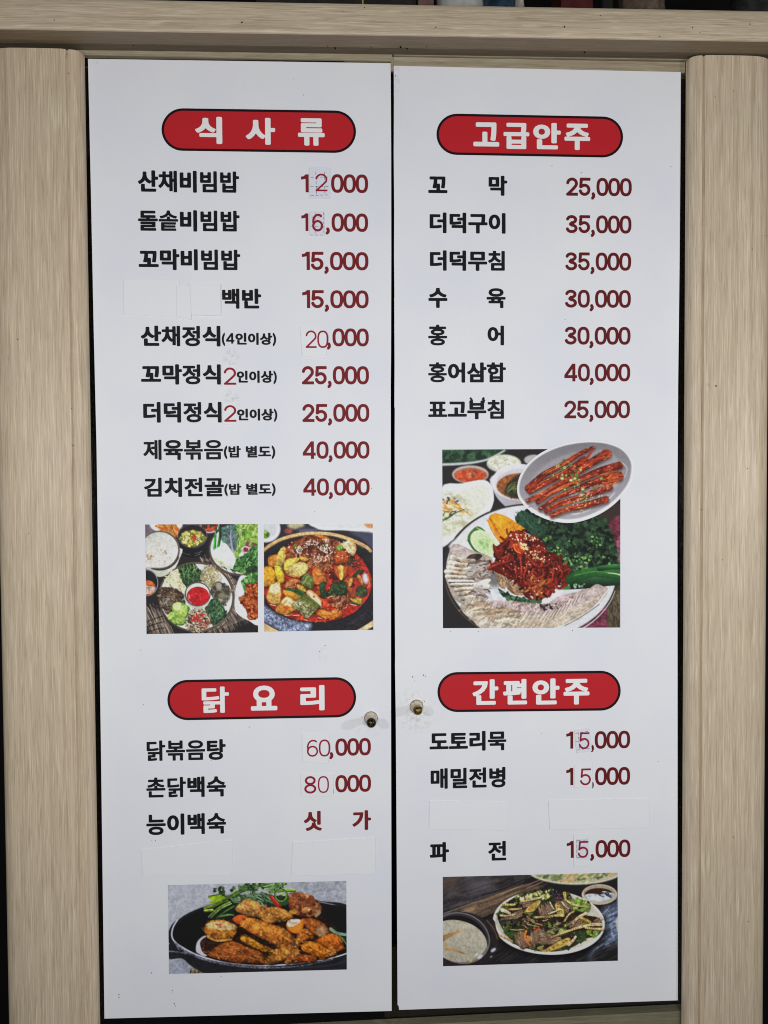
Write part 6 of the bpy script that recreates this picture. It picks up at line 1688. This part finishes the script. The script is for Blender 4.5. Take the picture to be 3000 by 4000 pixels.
for k in range(NR - 1):
    a = 1 + k * ns
    i = np.arange(ns); j = (i + 1) % ns
    fq.append(np.stack([a + i, a + ns + i, a + ns + j, a + j], 1))
fq = np.vstack(fq)
o = obj('food_photo', vv, [f_[:3] for f_ in ff] + [tuple(t) for t in fq], M['photo'], right)
colour_mesh(o, pic.sample(q[:, 0], q[:, 1]))
o['label'] = 'cut-out photo of an oval plate of grilled red roots'

# ------------------------------------------------------------------ things standing on the cabinet top, seen just over the rail
TOPZ = z_top + .0004


def px_x(px, d): return P(px, 8, d)[0]


def block(name, x0, x1, d, depth, h, material, label, cat, slope=(0, 0), bevel=.004, top_in=.0):
    a, b = px_x(x0, d), px_x(x1, d)
    out = []
    for zi, z in enumerate((TOPZ, TOPZ + h * .15, TOPZ + h * .8, TOPZ + h)):
        t = (z - TOPZ) / h
        i = bevel * (zi in (0, 3)) + top_in * t
        out.append([(a + slope[0] * t + i, d + i, z), (b + slope[1] * t - i, d + i, z), (b + slope[1] * t - i, d + depth - i, z), (a + slope[0] * t + i, d + depth - i, z)])
    v = [p_ for r_ in out for p_ in r_]
    f = [(3, 2, 1, 0), (12, 13, 14, 15)]
    for k in range(3):
        for i in range(4):
            j = (i + 1) % 4
            f.append((k * 4 + i, k * 4 + j, k * 4 + 4 + j, k * 4 + 4 + i))
    o = obj(name, v, f, material, origin=((a + b) / 2, d + depth / 2, TOPZ))
    return tag(o, label, cat)


def cloth(name, x0, x1, d, h, material, label, cat, seed, lean=0.0):
    """a slumped folded bundle: rounded lump with creases"""
    a, b = px_x(x0, d), px_x(x1, d)
    r = random.Random(seed)
    nx, nz = 20, 9
    v, f = [], []
    dep = .10
    for k in range(nz):
        t = k / (nz - 1)
        for i in range(nx):
            u = 2 * math.pi * i / nx
            sq = 1 - .25 * t ** 2 + .05 * math.sin(5 * u + seed) * t
            v.append(((a + b) / 2 + (b - a) / 2 * math.cos(u) * sq + lean * t, d + dep / 2 + dep / 2 * math.sin(u) * sq * (1 - .1 * t) + .002 * math.sin(9 * u + 4 * t), TOPZ + h * math.sin(t * 1.45) * (1 + .06 * math.sin(3 * u + seed))))
    for k in range(nz - 1):
        for i in range(nx):
            j = (i + 1) % nx
            f.append((k * nx + i, k * nx + j, (k + 1) * nx + j, (k + 1) * nx + i))
    f.append(tuple(range(nx - 1, -1, -1))); f.append(tuple((nz - 1) * nx + i for i in range(nx)))
    o = obj(name, v, f, material, origin=((a + b) / 2, d + dep / 2, TOPZ))
    auto_smooth(o, 60)
    return tag(o, label, cat)


def simple_noise_mat(name, c1, c2, sc, rough=.7):
    m = mat(name, c1, rough, .3)
    g = N(m)
    g.link(g.ramp(g.noise(g.coords(), sc, 3, .6), [(.38, c1), (.62, c2)]), g.b.inputs['Base Color'])
    return m


block('storage_box', 1000, 1625, -.030, .2, .16, simple_noise_mat('black_card', (.010, .009, .008), (.017, .016, .013), 40), 'low black box behind the yellow stick on the cabinet top', 'box')
v, f = lathe([(.0014, 0), (.0016, .002), (.0016, .19), (.0010, .196)], (px_x(1417, -.041), -.041, TOPZ), 'z', 10)
tag(obj('stick', v, f, mat('dull_yellow_plastic', (.38, .29, .10), .5), origin=(px_x(1417, -.041), -.041, TOPZ)), 'thin dull yellow stick standing on the rail edge', 'stick')
block('packet', 1634, 1694, -.040, .03, .12, simple_noise_mat('pinkish_foil', (.11, .06, .05), (.16, .085, .07), 60, .5), 'small pinkish brown packet beside the folded grey cloth', 'packet')
cloth('folded_cloth', 1728, 1935, -.042, .10, simple_noise_mat('pale_grey_cotton', (.36, .36, .33), (.44, .43, .40), 80, .9), 'folded pale grey cloth lying over the rail edge', 'cloth', 2, -.02)
cloth('plastic_bag', 1870, 2025, -.0435, .11, simple_noise_mat('dark_blue_plastic', (.008, .018, .032), (.02, .05, .085), 50, .35), 'dark blue bag between the grey cloth and the crumpled paper', 'bag', 5, .02)
cloth('crumpled_paper', 2018, 2064, -.0445, .07, simple_noise_mat('cream_paper', (.42, .38, .33), (.5, .45, .38), 90, .8), 'crumpled cream paper at the end of the blue bag', 'paper', 9)
block('red_tin', 2192, 2320, -.040, .09, .10, simple_noise_mat('dark_red_lacquer', (.055, .012, .012), (.075, .018, .016), 30, .3), 'flat dark red tin with shiny lid on the cabinet top', 'tin', slope=(0, -.006))
v, f = lathe([(.011, 0), (.0125, .003), (.0125, .09), (.006, .11), (.005, .14), (.0058, .142), (.0058, .15)], (px_x(2368, -.027), -.027, TOPZ), 'z', 20)
o = obj('bottle', v, f, mat('dark_bottle_glass', (.012, .012, .012), .15, .6), origin=(px_x(2368, -.027), -.027, TOPZ)); auto_smooth(o, 50)
tag(o, 'slim dark bottle between the red tin and the clay pot', 'bottle')
c = (px_x(2505, .005), .005, TOPZ)
v, f = lathe([(.040, 0), (.046, .003), (.050, .016), (.044, .06), (.047, .12), (.051, .125), (.051, .135)], c, 'z', 32)
o = obj('clay_pot', v, f, simple_noise_mat('rough_brown_clay', (.06, .042, .030), (.125, .088, .062), 70, .85), origin=c); auto_smooth(o, 50)
tag(o, 'rough brown clay pot standing left of the black gap', 'pot')
c = (px_x(2935, .004), .004, TOPZ)
v, f = lathe([(.030, 0), (.036, .002), (.052, .0105), (.0535, .013), (.051, .0145), (.036, .009), (.0, .0085)], c, 'z', 36)
o = obj('saucer', v, f, simple_noise_mat('brown_stoneware', (.06, .04, .03), (.10, .068, .05), 60, .6), origin=c); auto_smooth(o, 50)
tag(o, 'shallow brown saucer at the right end of the cabinet top', 'saucer')
c2 = (c[0] + .004, c[1], TOPZ + .0095)
v, f = lathe([(.024, 0), (.034, .004), (.040, .03), (.043, .09), (.041, .12), (.038, .122)], c2, 'z', 32)
o = obj('flower_pot', v, f, simple_noise_mat('dark_grey_glaze', (.012, .012, .011), (.028, .028, .025), 60, .4), origin=c2); auto_smooth(o, 50)
tag(o, 'dark grey pot sitting in the brown saucer', 'pot')

# the helper used to read syllable outlines is not part of the place
bpy.data.objects.remove(_txo)
bpy.data.curves.remove(_txt)
